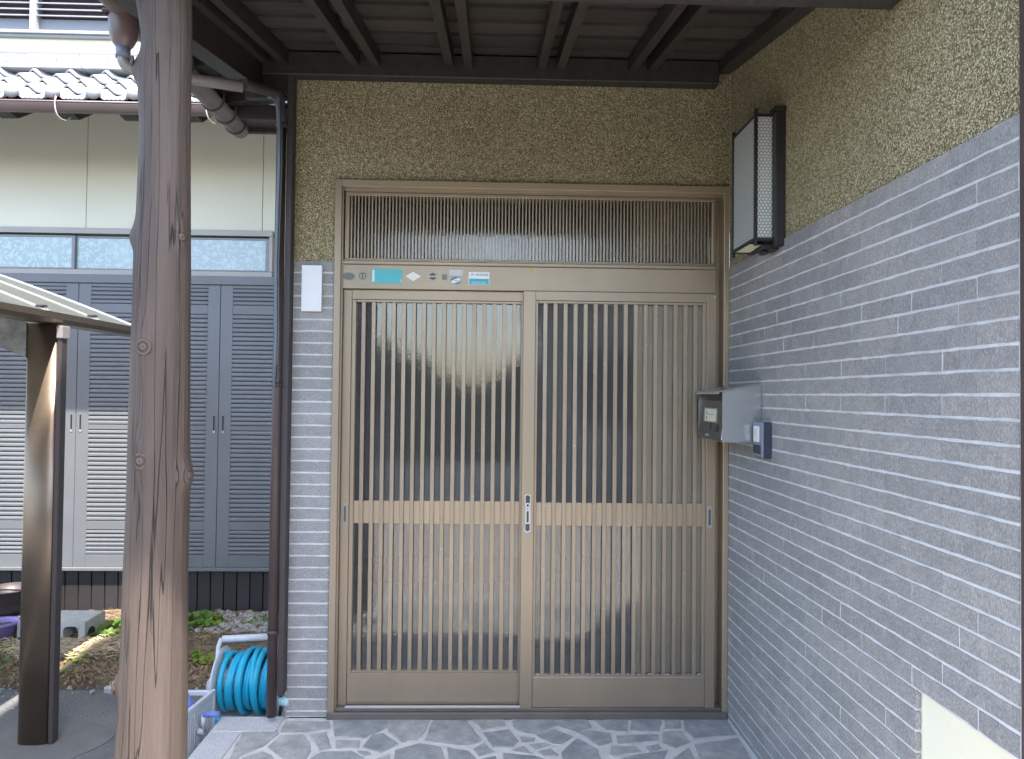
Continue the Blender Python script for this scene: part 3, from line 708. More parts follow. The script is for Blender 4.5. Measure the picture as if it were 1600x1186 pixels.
# ---- log post
PROF = [(2.365,-.866,-.742),(2.308,-.8688,-.7418),(2.261,-.8602,-.7393),(2.214,-.8516,-.7384),(2.18,-.852,-.7376),(2.105,-.858,-.7378),(2.074,-.857,-.7372),(1.996,-.8516,-.7372),(1.903,-.8512,-.7354),(1.778,-.8530,-.7329),(1.655,-.8565,-.7305),(1.532,-.8570,-.7296),(1.378,-.8599,-.7281),(1.225,-.8620,-.7262),(1.072,-.8624,-.7251),(.920,-.8652,-.7251),(.769,-.8665,-.7221),(.709,-.868,-.7209),(.603,-.8700,-.7189),(.489,-.8790,-.7196),(.25,-.885,-.718),(.03,-.892,-.714)]
KN = [(1.4617, -.12, .050, .034, .010), (1.1915, -.02, .045, .035, .012), (1.7255, 1.05, .03, .03, .008), (2.13, -1.35, .026, .25, .018), (1.728, -1.45, .026, .2, .014),
      (1.160, 1.45, .028, .25, .015), (.667, -1.4, .026, .15, .015), (2.19, .2, .03, .3, .006)]
g = nb(); SEG = 56; rings = []
zs = np.linspace(.03, 2.362, 210)
pz = [p[0] for p in PROF][::-1]; pl = [p[1] for p in PROF][::-1]; prr = [p[2] for p in PROF][::-1]
for z in zs:
    xl, xr = np.interp(z, pz, pl), np.interp(z, pz, prr); cx, r = (xl + xr) / 2, (xr - xl) / 2
    ring_ = []
    for k in range(SEG):
        th = 2 * math.pi * k / SEG
        thw = (th + math.pi) % (2 * math.pi) - math.pi
        rr_ = r + .0022 * mnoise.noise((math.cos(th) * 1.5, math.sin(th) * 1.5, z * 1.8)) + .0010 * mnoise.noise((math.cos(th) * 9, math.sin(th) * 9, z * 1.5))
        for kz, ka, sz, sa, h in KN:
            da = (thw - ka + math.pi) % (2 * math.pi) - math.pi
            if abs(z - kz) < 4 * sz: rr_ += h * math.exp(-((z - kz) / sz) ** 2 * (1.0 if z < kz else .7) - (da / (sa + .2)) ** 2)
        ring_.append(g.verts.new((cx + rr_ * math.sin(th), -1.34 - rr_ * math.cos(th), z)))
    rings.append(ring_)
for A, B in zip(rings, rings[1:]):
    for k in range(SEG): g.faces.new((A[k], A[(k + 1) % SEG], B[(k + 1) % SEG], B[k])).smooth = True
g.faces.new(rings[0][::-1]); g.faces.new(rings[-1])
lp = thing('log_post', 'brown painted round log post with knots standing at the porch corner', 'post', (-.805, -1.34, 0))
o = obj('trunk', g, 'log', lp); o.location = (.805, 1.34, 0)
def knot(z, th, rx, rz, out):
    xl, xr = np.interp(z, pz, pl), np.interp(z, pz, prr); cx, r = (xl + xr) / 2, (xr - xl) / 2
    b = nb(); bmesh.ops.create_uvsphere(b, u_segments=18, v_segments=10, radius=1, matrix=Matrix.Diagonal((rx, .0045, rz, 1)))
    for v in b.verts:
        v.co.x += .0012 * mnoise.noise(v.co * 120); v.co.y += .0016 * mnoise.noise(v.co * 160 + Vector((3, 3, 3)))
    o = obj('knot', b, 'knot', lp, smooth=True)
    out -= .0022
    o.location = (cx + (r + out) * math.sin(th) + .805, -(r + out) * math.cos(th), z); o.rotation_euler = (0, 0, th)
knot(1.462, -.12, .019, .021, .0095); knot(1.200, -.10, .014, .021, .0105); knot(1.7255, 1.05, .011, .012, .0065); knot(2.145, -1.2, .016, .014, .0155); knot(1.162, 1.4, .012, .016, .0135); knot(.667, -1.25, .012, .016, .0135)
o = obj('footing', prism(nb(), [(-.98, -1.50), (-.64, -1.50), (-.64, -1.18), (-.98, -1.18)], 'z', -.001, .03, .006), 'granite', lp); o.location = (.805, 1.34, 0)

# ---- house eave on the left flank
he = thing('side_eave', 'dark boarded eave along the left flank of the house, behind the log post', 'eave', (-1.2, 0, 2.8))
def ho(name, b, m):
    o = obj(name, b, m, he); o.location = (1.2, 0, -2.8); return o
def eave(x0, x1, y0, y1, z, h, s=.22): return prism(nb(), [(x0, z + s * (x0 + 1.36)), (x1, z + s * (x1 + 1.36)), (x1, z + h + s * (x1 + 1.36)), (x0, z + h + s * (x0 + 1.36))], 'y', y0, y1)
for i in range(14):
    y1 = .66 - i * .2; ho('soffit_board', eave(-1.34, -1.06 if y1 < .12 else -.872, y1 - .196, y1, 2.80 if i % 2 else 2.803, .012), 'wood_dark')
for y in (.45, .05, -.4, -.85, -1.3, -1.75): ho('rafter', eave(-1.34, -1.06, y, y + .04, 2.752, .047), 'wood_dark')
ho('barge_board', bx(-1.355, -.873, .662, .69, 2.700, 2.80, .003), 'wood_dark')
ho('eave_board', bx(-1.372, -1.342, -2.1, .69, 2.765, 2.86, .002), 'wood_dark')
ho('roof_covering', eave(-1.40, -1.02, -2.12, .70, 2.862, .06), 'kawara')
ho('soffit_edge', bx(-1.30, -1.08, .55, .66, 2.725, 2.797, .003), 'brown_dark')
gt = thing('eave_gutter', 'half-round brown eave gutter running past the log post towards the neighbouring wing', 'gutter', (-1.315, 0, 2.7))
g = nb(); seg = 12
prof = [(math.cos(a) * .048, math.sin(a) * .048) for a in np.linspace(math.pi, 2 * math.pi, seg)]
inner = [(x * .93, z * .93 + .001) for x, z in prof[::-1]]
prism(g, [(x, z) for x, z in prof + inner], 'y', -2.1, .67); 
o = obj('trough', g, 'gutter_dusty', gt); o.location = (0, 0, .02)
obj('end_cap', prism(nb(), prof, 'y', .6705, .676), 'gutter_dusty', gt).location = (0, 0, .02)
for y in (.60, .46, .30, -.05, -.5, -.95, -1.4):
    b = nb(); tube(b, [(math.cos(a) * .052, y, math.sin(a) * .052 + .02) for a in np.linspace(math.pi, 2 * math.pi, 12)] + [(.052, y, .085)], .004, 6); obj('gutter_hanger', b, 'brown_dark', gt)
b = nb(); lathe(b, [(.012, -.150), (.018, -.135), (.034, -.115), (.046, -.085), (.050, -.045), (.050, -.015)], 0, -.52, 20); obj('outlet_funnel', b, 'gutter', gt)
b = nb(); tube(b, [(-.05, -.56, -.015), (-.05, -.48, -.015), (.05, -.48, -.015), (.05, -.56, -.015)], .008, 6, True); obj('funnel_rim', b, 'brown_metal', gt)
dp = thing('downpipe', 'dark brown rain downpipe on the house corner with a dusty offset pipe at its top', 'downpipe', (-.892, -.03, 0))
def dpo(name, b, m): o = obj(name, b, m, dp); o.location = (.892, .03, 0); return o
def arc(p0, p1, p2, n=6): return [tuple((1 - t) ** 2 * np.array(p0) + 2 * t * (1 - t) * np.array(p1) + t * t * np.array(p2)) for t in np.linspace(0, 1, n)]
PX, PY = -.8935, -.045
b = nb(); tube(b, [(PX, PY, .024), (PX, PY, 2.50)], .0205, 16); dpo('pipe', b, 'brown_metal')
for z in (2.47, 1.385, .36):
    b = nb(); tube(b, [(PX, PY, z), (PX, PY, z + .018)], .0235, 16); box(b, PX - .004, PX + .004, PY, -.0, z, z + .018); tube(b, [(PX + .018, PY - .018, z + .009), (PX + .026, PY - .026, z + .009)], .005, 8); dpo('pipe_bracket', b, 'brown_dark')
b = nb(); tube(b, [(PX, PY, 2.49)] + arc((PX, PY, 2.52), (PX, PY, 2.60), (PX - .03, PY - .06, 2.60)) + [(-.95, -.36, 2.52)], .0215, 14); dpo('elbow', b, 'brown_dark')
b = nb(); tube(b, [(-1.315, -.52, 2.58)] + arc((-1.315, -.52, 2.54), (-1.315, -.52, 2.500), (-1.27, -.505, 2.500)) + [(-.94, -.385, 2.500)], .0205, 14); dpo('offset_pipe', b, 'grey_brown')
b = nb(); tube(b, [(-1.315, -.52, 2.535), (-1.315, -.52, 2.575)], .0245, 14); dpo('pipe_collar', b, 'bluegrey')
cb = nb()
for dx, dy, r in ((-.004, -.030, .0052), (.006, -.027, .004), (.001, -.036, .0035)):
    tube(cb, [(PX + dx, PY + dy, 1.42 + dx * 9), (PX + dx + .003, PY + dy, 1.6), (PX + dx - .002, PY + dy, 1.9), (PX + dx + .004, PY + dy, 2.3), (PX + dx, PY + dy, 2.60)], r, 7)  # lower run of these tubes stands in for the pipe's bluish highlight
box(cb, PX - .05, PX + .002, PY - .035, PY - .02, 2.585, 2.612)
tag(obj('cables_and_pipe_glint', cb, 'cable'), 'pale blue-grey cables along the upper downpipe, their lower run painting its highlight', 'cable')

# ================================================================ NEIGHBOURING WING
wg = thing('house_wing', 'cream wing of the house on the left with tiled lean-to roof and high windows', 'house', (-2.6, 1.9, GZ))
def wo(name, b, m, p=None, **k):
    o = obj(name, b, m, p or wg, **k)
    if p is None: o.location = Vector((2.6, -1.9, -GZ)) + (Vector(k['loc']) if 'loc' in k else Vector())
    return o
WY = 1.90
wo('wall', bx(-6.5, -.87, WY + .022, WY + .2, GZ, 6.0), 'cream')
for a, c in ((-5.15, -3.957), (-3.953, -2.769), (-2.765, -1.582), (-1.578, -.872)):
    wo('siding_panel', bx(a, c, WY, WY + .0215, 2.458, 3.46, .002), 'cream')
wo('upper_siding', bx(-6.5, -.88, WY - .06, WY + .0215, 3.47, 3.722), 'cream')
wo('upper_siding', bx(-6.5, -.88, WY - .06, WY + .0215, 4.9, 6.0), 'cream')
uw = wo('upper_window', bx(-5.5, -1.9, WY - .085, WY + .02, 3.7225, 3.745, .003), 'taupe_dark')
b = nb(); box(b, -5.5, -1.9, WY - .10, WY + .02, 3.7455, 3.765, .002); box(b, -3.115, -3.078, WY - .10, WY + .02, 3.7655, 4.89, .002); box(b, -1.95, -1.9, WY - .10, WY + .02, 3.7655, 4.89, .002); obj('frame', b, 'white_frame', uw)
obj('lower_panel', bx(-5.5, -1.95, WY - .05, WY - .03, 3.7655, 3.862, .002), 'window_panel', uw)
me = bpy.data.meshes.new('louvre_slat'); t = prism(nb(), [(WY - .085, 0), (WY - .078, -.003), (WY - .035, .026), (WY - .042, .029)], 'x', -5.5, -1.95); t.to_mesh(me); t.free(); me.materials.append(M['white_frame'])
for i in range(24): obj('louvre_slat', me, None, uw, loc=(0, 0, 3.87 + i * .0425))
obj('blind', bx(-5.5, -1.95, WY - .02, WY - .012, 3.862, 4.9), plain('window_dark_pink', (.16, .12, .13), .5), uw)
# windows
wn = wo('window', bx(-4.2, -1.50, WY - .03, WY + .0, 2.418, 2.456, .002), 'taupe'); 
b = nb(); box(b, -4.2, -1.50, WY - .028, WY + .02, 2.140, 2.176, .002); box(b, -1.524, -1.50, WY - .028, WY + .02, 2.1765, 2.417, .002); obj('frame', b, 'taupe', wn)
for a, c, y in ((-4.1, -2.822, WY - .018), (-2.842, -2.20, WY - .002), (-2.22, -1.5245, WY - .018)):
    s = obj('sash', bx(a, a + .022, y - .008, y + .008, 2.177, 2.403, .001), 'taupe_dark', wn)
    b = nb(); box(b, c - .022, c, y - .008, y + .008, 2.177, 2.403, .001); box(b, a + .0225, c - .0225, y - .008, y + .008, 2.392, 2.403); box(b, a + .0225, c - .0225, y - .008, y + .008, 2.177, 2.186); obj('sash', b, 'taupe_dark', wn)
    obj('pane', bx(a + .0225, c - .0225, y - .002, y + .002, 2.1865, 2.3915), 'film', wn)
wo('shutter_head', bx(-4.2, -.9, WY - .05, WY + .02, 2.082, 2.139, .003), 'shutter')
wo('window_back', bx(-4.2, -1.5, WY + .0215, WY + .0218, 2.14, 2.45), plain('window_inside', (.25, .27, .27), .8))
wo('shutter_sill', bx(-4.2, -.9, WY - .06, WY + .02, .158, .181, .003), 'shutter')
# skirting boards over the foundation
me = bpy.data.meshes.new('skirt_board'); t = bx(-.0400, .0400, WY - .012, WY, GZ, .150, .0015); t.to_mesh(me); t.free(); me.materials.append(M['skirt'])
for i in range(38): wo('skirt_board', me, None, loc=(-.957 - i * .0878, 0, 0))
wo('skirt_rail', bx(-4.4, -.9, WY - .002, WY + .02, .128, .157), 'skirt')
wo('foundation', bx(-6.5, -.87, WY + .012, WY + .0215, GZ, .157), 'skirt')
# tiled lean-to roof
EY, EZ, RY, RZ = 1.17, 3.035, 1.84, 3.47
sl = math.atan2(RZ - EZ, RY - EY)
def kawara_mesh():
    b = nb(); W, LN, n = .232, .215, 14; th = .012
    def h(u):
        u = u % 1.0
        return .040 * math.exp(-((u - .20) / .11) ** 2) - .012 * math.exp(-((u - .64) / .2) ** 2)
    T = [[b.verts.new((W * i / n, LN * j, h(i / n) + .030 * (1 - j))) for i in range(n + 1)] for j in (0, 1)]
    Bv = [b.verts.new((W * i / n, .0, h(i / n) + .030 - th)) for i in range(n + 1)]
    for i in range(n):
        f = b.faces.new((T[0][i], T[0][i + 1], T[1][i + 1], T[1][i])); f.smooth = True
        b.faces.new((Bv[i], Bv[i + 1], T[0][i + 1], T[0][i]))
    me = bpy.data.meshes.new('roof_tile'); b.to_mesh(me); b.free(); me.materials.append(M['kawara']); return me
km = kawara_mesh()
rot = Matrix.Rotation(sl, 4, 'X')
NC = 18
for r in range(5):
    for c in range(NC):
        x = -5.17 + c * .232 + .017; dy = r * .165
        o = wo('roof_tile', km, None, loc=(x, EY + dy * math.cos(sl), EZ + dy * math.sin(sl))); o.rotation_euler = (sl, 0, 0)
eb = bpy.data.meshes.new('eave_ball'); t = nb(); bmesh.ops.create_uvsphere(t, u_segments=18, v_segments=12, radius=.044, matrix=Matrix.Diagonal((1, .62, 1, 1)))
for f in t.faces: f.smooth = True
t.to_mesh(t and eb); t.free(); eb.materials.append(M['kawara'])
lip = bpy.data.meshes.new('eave_lip'); t = nb(); prism(t, [(.085, .0), (.10, -.012), (.215, -.012), (.232, .0), (.232, .02), (.2, .012), (.15, .004), (.11, .006), (.085, .02)], 'y', -.016, .0)
for i in range(4): box(t, .115 + i * .025, .127 + i * .025, -.018, -.016, -.007, .000)
t.to_mesh(lip); t.free(); lip.materials.append(M['kawara'])
for c in range(NC):
    x = -5.17 + c * .232 + .017
    wo('eave_ball', eb, None, loc=(x + .046, EY - .030, EZ + .052)); wo('eave_lip', lip, None, loc=(x + .0, EY - .006, EZ + .022))
for k, (z, y0) in enumerate(((3.475, 1.72), (3.512, 1.735), (3.548, 1.75))):
    x = -5.2
    while x < -.9:
        x1 = min(x + .31 + .02 * ((k * 7) % 3), -.9); wo('ridge_strip', bx(x, x1 - .003, y0 + random.uniform(-.003, .003), 1.84, z, z + .032, .004), 'kawara'); x = x1
wo('flashing', bx(-5.2, -.9, 1.76, 1.845, 3.585, 3.60), 'taupe_dark')
wo('roof_deck', prism(nb(), [(EY - .01, EZ - .055), (1.9, EZ - .055 + .73 * math.tan(sl)), (1.9, EZ - .03 + .73 * math.tan(sl)), (EY - .01, EZ - .03)], 'x', -5.2, -.9), 'wood_dark')
for x in (-3.59, -3.23, -2.87, -2.51, -2.15, -1.79, -1.43): wo('rafter', prism(nb(), [(1.165, 2.978), (1.26, 2.965), (WY, 3.37), (WY, 3.40), (1.165, 3.0)], 'x', x - .047, x + .047), 'wood_dark')
wgut = thing('wing_gutter', 'shiny brown half-round gutter below the pale roof tiles', 'gutter', (-3.0, 1.135, 3.005))
g = nb(); prof2 = [(math.cos(a) * .047, math.sin(a) * .046) for a in np.linspace(math.pi, 2 * math.pi, 14)]; inn = [(y * .93, z * .93 + .001) for y, z in prof2[::-1]]
prism(g, prof2 + inn, 'x', -2.2, 1.58)
for f in g.faces: f.smooth = False
obj('trough', g, 'gutter', wgut)
b = nb(); tube(b, [(-2.2, -.047, .002), (1.58, -.047, .002)], .006, 8); obj('bead', b, 'gutter', wgut)
for x in (-.62, .50, 1.35):
    b = nb(); tube(b, [(x, -.052, .03), (x - .004, -.055, 0)] + arc((x - .003, -.056, -.02), (x + .012, -.07, -.115), (x + .035, .0, -.092), 8) + [(x + .04, .03, -.06)], .0042, 6); obj('gutter_hook', b, 'taupe', wgut)

# ---- shutters
def louv(x0, x1, zlo, zhi, n, parent, mesh_cache={}):
    pitch = (zhi - zlo) / n
    key = (round(x1 - x0, 3), round(pitch, 4))
    if key not in mesh_cache:
        me = bpy.data.meshes.new('louvre'); t = nb(); h = pitch
        prism(t, [(-.029, .0015), (-.0335, .006), (-.034, h * .55), (-.031, h * .80), (-.025, h * .955), (-.014, h * .955), (-.014, .0015)], 'x', 0, x1 - x0)
        t.to_mesh(me); t.free(); me.materials.append(M['shutter']); mesh_cache[key] = me
    for i in range(n): obj('louvre', mesh_cache[key], None, parent, loc=(x0, 0, zlo + i * pitch))
SH = [(-3.735, -2.7845, 'louvred shutter leaf at far left, half hidden by the carport post'), (-2.7815, -1.8395, 'louvred shutter leaf behind the log post, sunlit in its lower left'), (-1.8365, -.905, 'louvred shutter leaf nearest the downpipe, wholly in shade')]
for x0, x1, lab in SH:
    s = thing('louvred_shutter', lab, 'shutter', (0, WY - .004, 0), 'louvred shutters along the wing')
    yb, yf = -.012, -.034; st = .083
    b = nb(); box(b, x0, x0 + st, yf, yb, .182, 2.081, .002); obj('stile', b, 'shutter', s)
    b = nb(); box(b, x1 - st, x1, yf, yb, .182, 2.081, .002); obj('stile', b, 'shutter', s)
    for za, zb_ in ((.182, .262), (.430, .486), (1.100, 1.130), (1.884, 1.945), (2.060, 2.081)): obj('rail', bx(x0 + st, x1 - st, yf + .001, yb, za, zb_, .0015), 'shutter', s)
    obj('backing', bx(x0 + st, x1 - st, yb - .0015, yb, .262, 2.06), 'shutter', s)
    a, c = x0 + st + .0005, x1 - st - .0005
    louv(a, c, .263, .429, 6, s); louv(a, c, .487, 1.099, 20, s); louv(a, c, 1.131, 1.883, 25, s); louv(a, c, 1.946, 2.059, 4, s)
    for xc in (x0 + .030, x1 - .027):
        hd = obj('flush_handle', bx(xc - .0095, xc + .0095, yf - .002, yf - .0003, 1.078, 1.206, .001), 'taupe_dark', s)
        obj('handle_recess', bx(xc - .0055, xc + .0055, yf - .0028, yf - .0021, 1.10, 1.198), 'slot', hd); obj('handle_screw', bx(xc - .005, xc + .005, yf - .0035, yf - .0021, 1.084, 1.094, .001), 'alu', hd)

# ================================================================ CARPORT
cp = thing('carport', 'low carport at the left edge with a milky curved roof and brown metal post', 'carport', (-1.95, .13, GZ))
def co(name, b, m, p=None):
    o = obj(name, b, m, p or cp)
    if p is None: o.location = (1.95, -.13, -GZ)
    return o
def cpost(x, y):
    pts = [(x + .066 * math.sin(a), y - .012 - .020 * math.cos(a)) for a in np.linspace(-1.35, 1.35, 15)] + [(x + .066, y + .026), (x + .062, y + .030), (x - .062, y + .030), (x - .066, y + .026)]
    b = prism(nb(), pts, 'z', GZ - .01, 1.648)
    for f in b.faces:
        if abs(f.normal.z) < .5 and f.normal.y < -.05: f.smooth = True
    return b
co('post', cpost(-1.955, .128), 'carport_metal'); co('post', cpost(-4.3, .128), 'carport_metal'); co('post', cpost(-1.955, -2.9), 'carport_metal'); co('post', cpost(-4.3, -2.9), 'carport_metal')
co('drain_pipe', bx(-1.8885, -1.868, .105, .150, GZ, 1.60, .003), 'brown_dark')
co('pipe_socket', bx(-1.8887, -1.862, .098, .158, 1.585, 1.640, .003), 'grey_brown')
co('eave_gutter', prism(nb(), [(-1.975, 1.650), (-1.885, 1.650), (-1.868, 1.668), (-1.866, 1.694), (-1.874, 1.694), (-1.885, 1.672), (-1.960, 1.665), (-1.975, 1.70)], 'y', -3.2, .88), 'carport_metal')
def cz(x):
    d = -1.895 - x
    return 1.690 + .36 * d + .02 * math.sin(d * 2) - .022 * d * d
xs = np.linspace(-1.895, -4.6, 26)
def sheet(y0, y1, z, th, x_end=None):
    b = nb(); top = [(x, cz(x) + z + th) for x in xs]; bot = [(x, cz(x) + z) for x in xs[::-1]]
    return prism(b, top + bot, 'y', y0, y1)
ys = [.86, .46, .06, -.41, -.88, -1.35, -1.82, -2.29, -2.76, -3.18]
for a, c in zip(ys[1:], ys):
    co('roof_panel', sheet(a + .012, c - .012, 0, .004), 'poly')
for y in ys: co('batten', sheet(y - .0115, y + .0115, -.006, .018), 'white_frame' if y == .86 else 'taupe')
for y in ys[1:6]:
    for x in (-1.93,): co('clip', bx(x - .018, x + .018, y - .016, y + .016, cz(x) + .0125, cz(x) + .021, .002), 'brown_dark')
for y in (.128, -2.9): co('roof_arm', prism(nb(), [(-2.022, 1.50), (-2.022, 1.648), (-2.6, 1.86), (-4.5, 2.30), (-4.5, 2.22), (-2.6, 1.74)], 'y', y - .02, y + .02), 'rust_beam')

# ================================================================ WALL LANTERN
ln = thing('wall_lantern', 'square-framed black wall lantern with white hexagon-pattern glass on the right wall', 'lantern', (1.0, -.43, 2.13))
def lo(name, b, m): o = obj(name, b, m, ln); o.location = (-1.0, .43, -2.13); return o
def uvbox(b):
    uv = b.loops.layers.uv.new('u')
    for f in b.faces:
        n = f.normal
        for l in f.loops:
            c = l.vert.co; l[uv].uv = (c.y, c.z) if abs(n.x) > .5 else (c.x, c.z)
    return b
x0, x1, y0, y1, za, zb_ = .930, .990, -.558, -.322, 1.918, 2.372
t_ = .011
for (x, y) in ((x0, y0), (x0, y1)): lo('corner_bar', bx(x - t_ / 2, x + t_ / 2, y - t_ / 2, y + t_ / 2, za - .018, zb_ + .018, .001), 'black_metal')
for z in (za, zb_ - t_):
    lo('cross_bar', bx(x0 - .004, x0 + .004, y0 + t_ / 2, y1 - t_ / 2, z, z + t_, .001), 'black_metal')
    for y in (y0, y1): lo('cross_bar', bx(x0 + t_ / 2, x1, y - .004, y + .004, z, z + t_, .001), 'black_metal')
b = bx(x0 - .001, x0 + .001, y0 + .006, y1 - .006, za + t_, zb_ - t_); lo('pane', uvbox(b), 'lantern')
for y in (y0, y1): b = bx(x0 + .006, x1, y - .001, y + .001, za + t_, zb_ - t_); lo('pane', uvbox(b), 'lantern')
b = nb(); box(b, .985, 1.0205, -.603, -.567, 1.893, 2.368, .003); box(b, .992, 1.0205, -.5665, y1 + .03, za + .0, zb_ + .0, .002); box(b, .978, 1.0205, -.609, -.560, 2.3685, 2.383, .002)
lo('back_plate', b, 'black_metal')
lo('bottom_panel', bx(x0 + .008, x1 - .002, y0 + .09, y1 - .01, za + .002, za + .006), 'card')
b = nb(); box(b, .955, 1.018, y0 + .0, y0 + .08, za - .030, za - .013, .002); box(b, .965, .985, y0 + .02, y0 + .06, za - .042, za - .030, .002); tube(b, [(.975, y0 + .012, za - .028), (.975, y0 + .012, za - .012)], .005, 8); lo('bottom_bracket', b, 'black_metal')
lo('lamp_tube', tube(nb(), [(.968, -.41, 1.98), (.968, -.41, 2.32)], .012, 12), 'white')

# ================================================================ MAILBOX + DOORBELL
mb = thing('mailbox', 'stainless steel mailbox on the tiled wall with a dark slotted front and small card', 'mailbox', (.94, -.24, 1.19))
def mo(name, b, m, p=None):
    o = obj(name, b, m, p or mb)
    if p is None: o.location = (-.94, .24, -1.19)
    return o
ya, yb = -.396, -.082
b = nb()
for y in (ya, yb): prism(b, [(.866, 1.192), (1.014, 1.192), (1.014, 1.410), (.866, 1.380)], 'y', y - .0012, y + .0012)
box(b, .866, 1.014, ya + .0013, yb - .0013, 1.192, 1.195); box(b, 1.011, 1.014, ya + .0013, yb - .0013, 1.1955, 1.409)
mo('body', b, 'steel')
mo('lid', prism(nb(), [(.852, 1.3785), (1.014, 1.4115), (1.014, 1.4155), (.852, 1.3825), (.850, 1.372), (.853, 1.372)], 'y', ya - .006, yb + .006), 'steel')
fp = mo('front_panel', prism(nb(), [(.866, 1.196), (.870, 1.196), (.878, 1.347), (.874, 1.347)], 'y', ya + .016, yb - .004), 'steel_dark')
mo('flap_gap', bx(.882, .884, ya + .003, yb - .003, 1.20, 1.379), 'slot')
def onp(y0_, y1_, z0_, z1_, m, th, name, out=.0005):
    def fx(z): return .866 + (z - 1.196) * (.008 / .151) - out
    o = mo(name, prism(nb(), [(fx(z0_) - th, z0_), (fx(z0_), z0_), (fx(z1_), z1_), (fx(z1_) - th, z1_)], 'y', y0_, y1_), m, fp); return o
onp(-.318, -.150, 1.262, 1.318, 'taupe', .002, 'card_frame', .0002); c_ = onp(-.310, -.168, 1.266, 1.314, 'card', .0006, 'name_card', .0024)
onp(-.290, -.196, 1.2915, 1.2930, 'ink', .0003, 'ruled_line', .0031)
for z in (1.295, 1.274): onp(-.198, -.188, z, z + .008, 'ink', .0003, 'small_print', .0031)
onp(-.345, -.305, 1.228, 1.253, 'gunmetal', .004, 'latch', .0002); onp(-.250, -.243, 1.235, 1.258, 'slot', .002, 'key_slot', .0002)
b = nb()
for k in range(6): tube(b, [(.862, -.19 - .01 * k, 1.209 + .006 * math.sin(k * 2)), (.861, -.20 - .01 * k, 1.211 - .004 * math.cos(k))], .0012, 5)
mo('scratched_emblem', b, 'alu', fp)
mo('side_gusset', prism(nb(), [(.864, 1.200), (.880, 1.200), (.875, 1.30)], 'y', ya + .004, ya + .010), 'white')
db = thing('doorbell', 'navy intercom unit with a white push button beside the mailbox', 'doorbell', (1.0, -.45, 1.2))
def do(name, b, m): o = obj(name, b, m, db); o.location = (-1.0, .45, -1.2); return o
do('housing', bx(.985, 1.0150, -.498, -.394, 1.141, 1.272, .003), 'navy'); do('face_plate', bx(.9805, .9848, -.492, -.400, 1.145, 1.268, .002), 'bluegrey')
do('side_rib', bx(.978, .985, -.5005, -.4925, 1.143, 1.270, .001), 'bluegrey')
do('push_button', bx(.9770, .9803, -.470, -.415, 1.198, 1.256, .0015), 'white'); do('button_cap', prism(nb(), [(-.443 + .012 * math.cos(t), 1.232 + .014 * math.sin(t)) for t in np.linspace(0, 5.9, 14)], 'x', .9745, .9769), 'alu')
do('speaker_grille', bx(.9782, .9803, -.480, -.410, 1.155, 1.188, .001), 'navy')

# ================================================================ HOSES
hr = thing('hose_reel', 'pale plastic hose reel wound with turquoise blue garden hose', 'hose reel', (-1.12, .35, GZ))
def hro(name, b, m): o = obj(name, b, m, hr); o.location = (1.12, -.35, -GZ); return o
HX0, HX1, HY, HZ = -1.240, -.985, .35, .018
for x in (HX0, HX1):
    b = nb(); lathe(b, [(.03, -.004), (.148, -.004), (.152, 0), (.148, .004), (.03, .004)], 0, 0, 36, False)
    bmesh.ops.transform(b, matrix=Matrix.Translation((x, HY, HZ)) @ Matrix.Rotation(math.pi / 2, 4, 'Y'), verts=b.verts[:]); hro('flange', b, 'reel_grey')
    s = -1 if x == HX0 else 1
    b = nb(); tube(b, [(x + s * .012, HY - .02, GZ)] + [(x + s * .012, HY - .028, -.05), (x + s * .013, HY - .03, .08), (x + s * .012, HY - .018, .180), (x + s * .004, HY - .004, .212)], .0105, 8); hro('side_leg', b, 'reel_grey')
    b = nb(); tube(b, [(x + s * .012, HY + .14, GZ + .01), (x + s * .012, HY + .06, .02), (x + s * .012, HY, .15)], .009, 8); hro('rear_leg', b, 'reel_grey')
b = nb(); tube(b, [(HX0, HY, .208), (HX0 + .06, HY, .211), (HX1, HY, .222)], .0155, 12); hro('carry_handle', b, 'reel_grey')
b = nb(); tube(b, [(HX0, HY, HZ), (HX1, HY, HZ)], .05, 16); hro('drum', b, 'reel_grey')
b = nb(); pts = []
n = 9 * 26
for i in range(n):
    a = 2 * math.pi * i / 26; turn = i / 26
    x = HX0 + .018 + turn * .0255 + .007 * math.sin(a * .5 + turn) + .004 * math.sin(a * 1.0)
    pts.append((x, HY + (.118 + .004 * math.sin(turn * 2.2)) * math.sin(a), HZ + (.118 + .004 * math.sin(turn * 2.2)) * math.cos(a)))
tube(b, pts, .0125, 10)
pts = []
for i in range(int(3.5 * 26)):
    a = 2 * math.pi * i / 26; turn = i / 26; x = HX1 - .022 - turn * .035 - .018 * math.sin(a * .5)
    pts.append((x, HY + .139 * math.sin(a), HZ + .139 * math.cos(a)))
tube(b, pts, .0125, 10)
pts = [(HX0 - .002, HY - .115, -.085), (HX0 + .03, HY - .135, -.107), (HX0 + .09, HY - .142, -.119), (HX0 + .16, HY - .142, -.121), (HX0 + .24, HY - .14, -.116), (HX0 + .30, HY - .10, -.11)]
pts2 = []
for a_, c_ in zip(pts, pts[1:]):
    for t in (0, .33, .66): pts2.append(tuple(np.array(a_) * (1 - t) + np.array(c_) * t))
tube(b, pts2 + [pts[-1]], .0120, 10)
hro('hose', b, 'blue_hose')
tag(obj('concrete_slab', bx(-1.30, -.875, .12, .56, GZ, -.132, .006), 'concrete'), 'low concrete slab under the blue hose reel', 'slab')

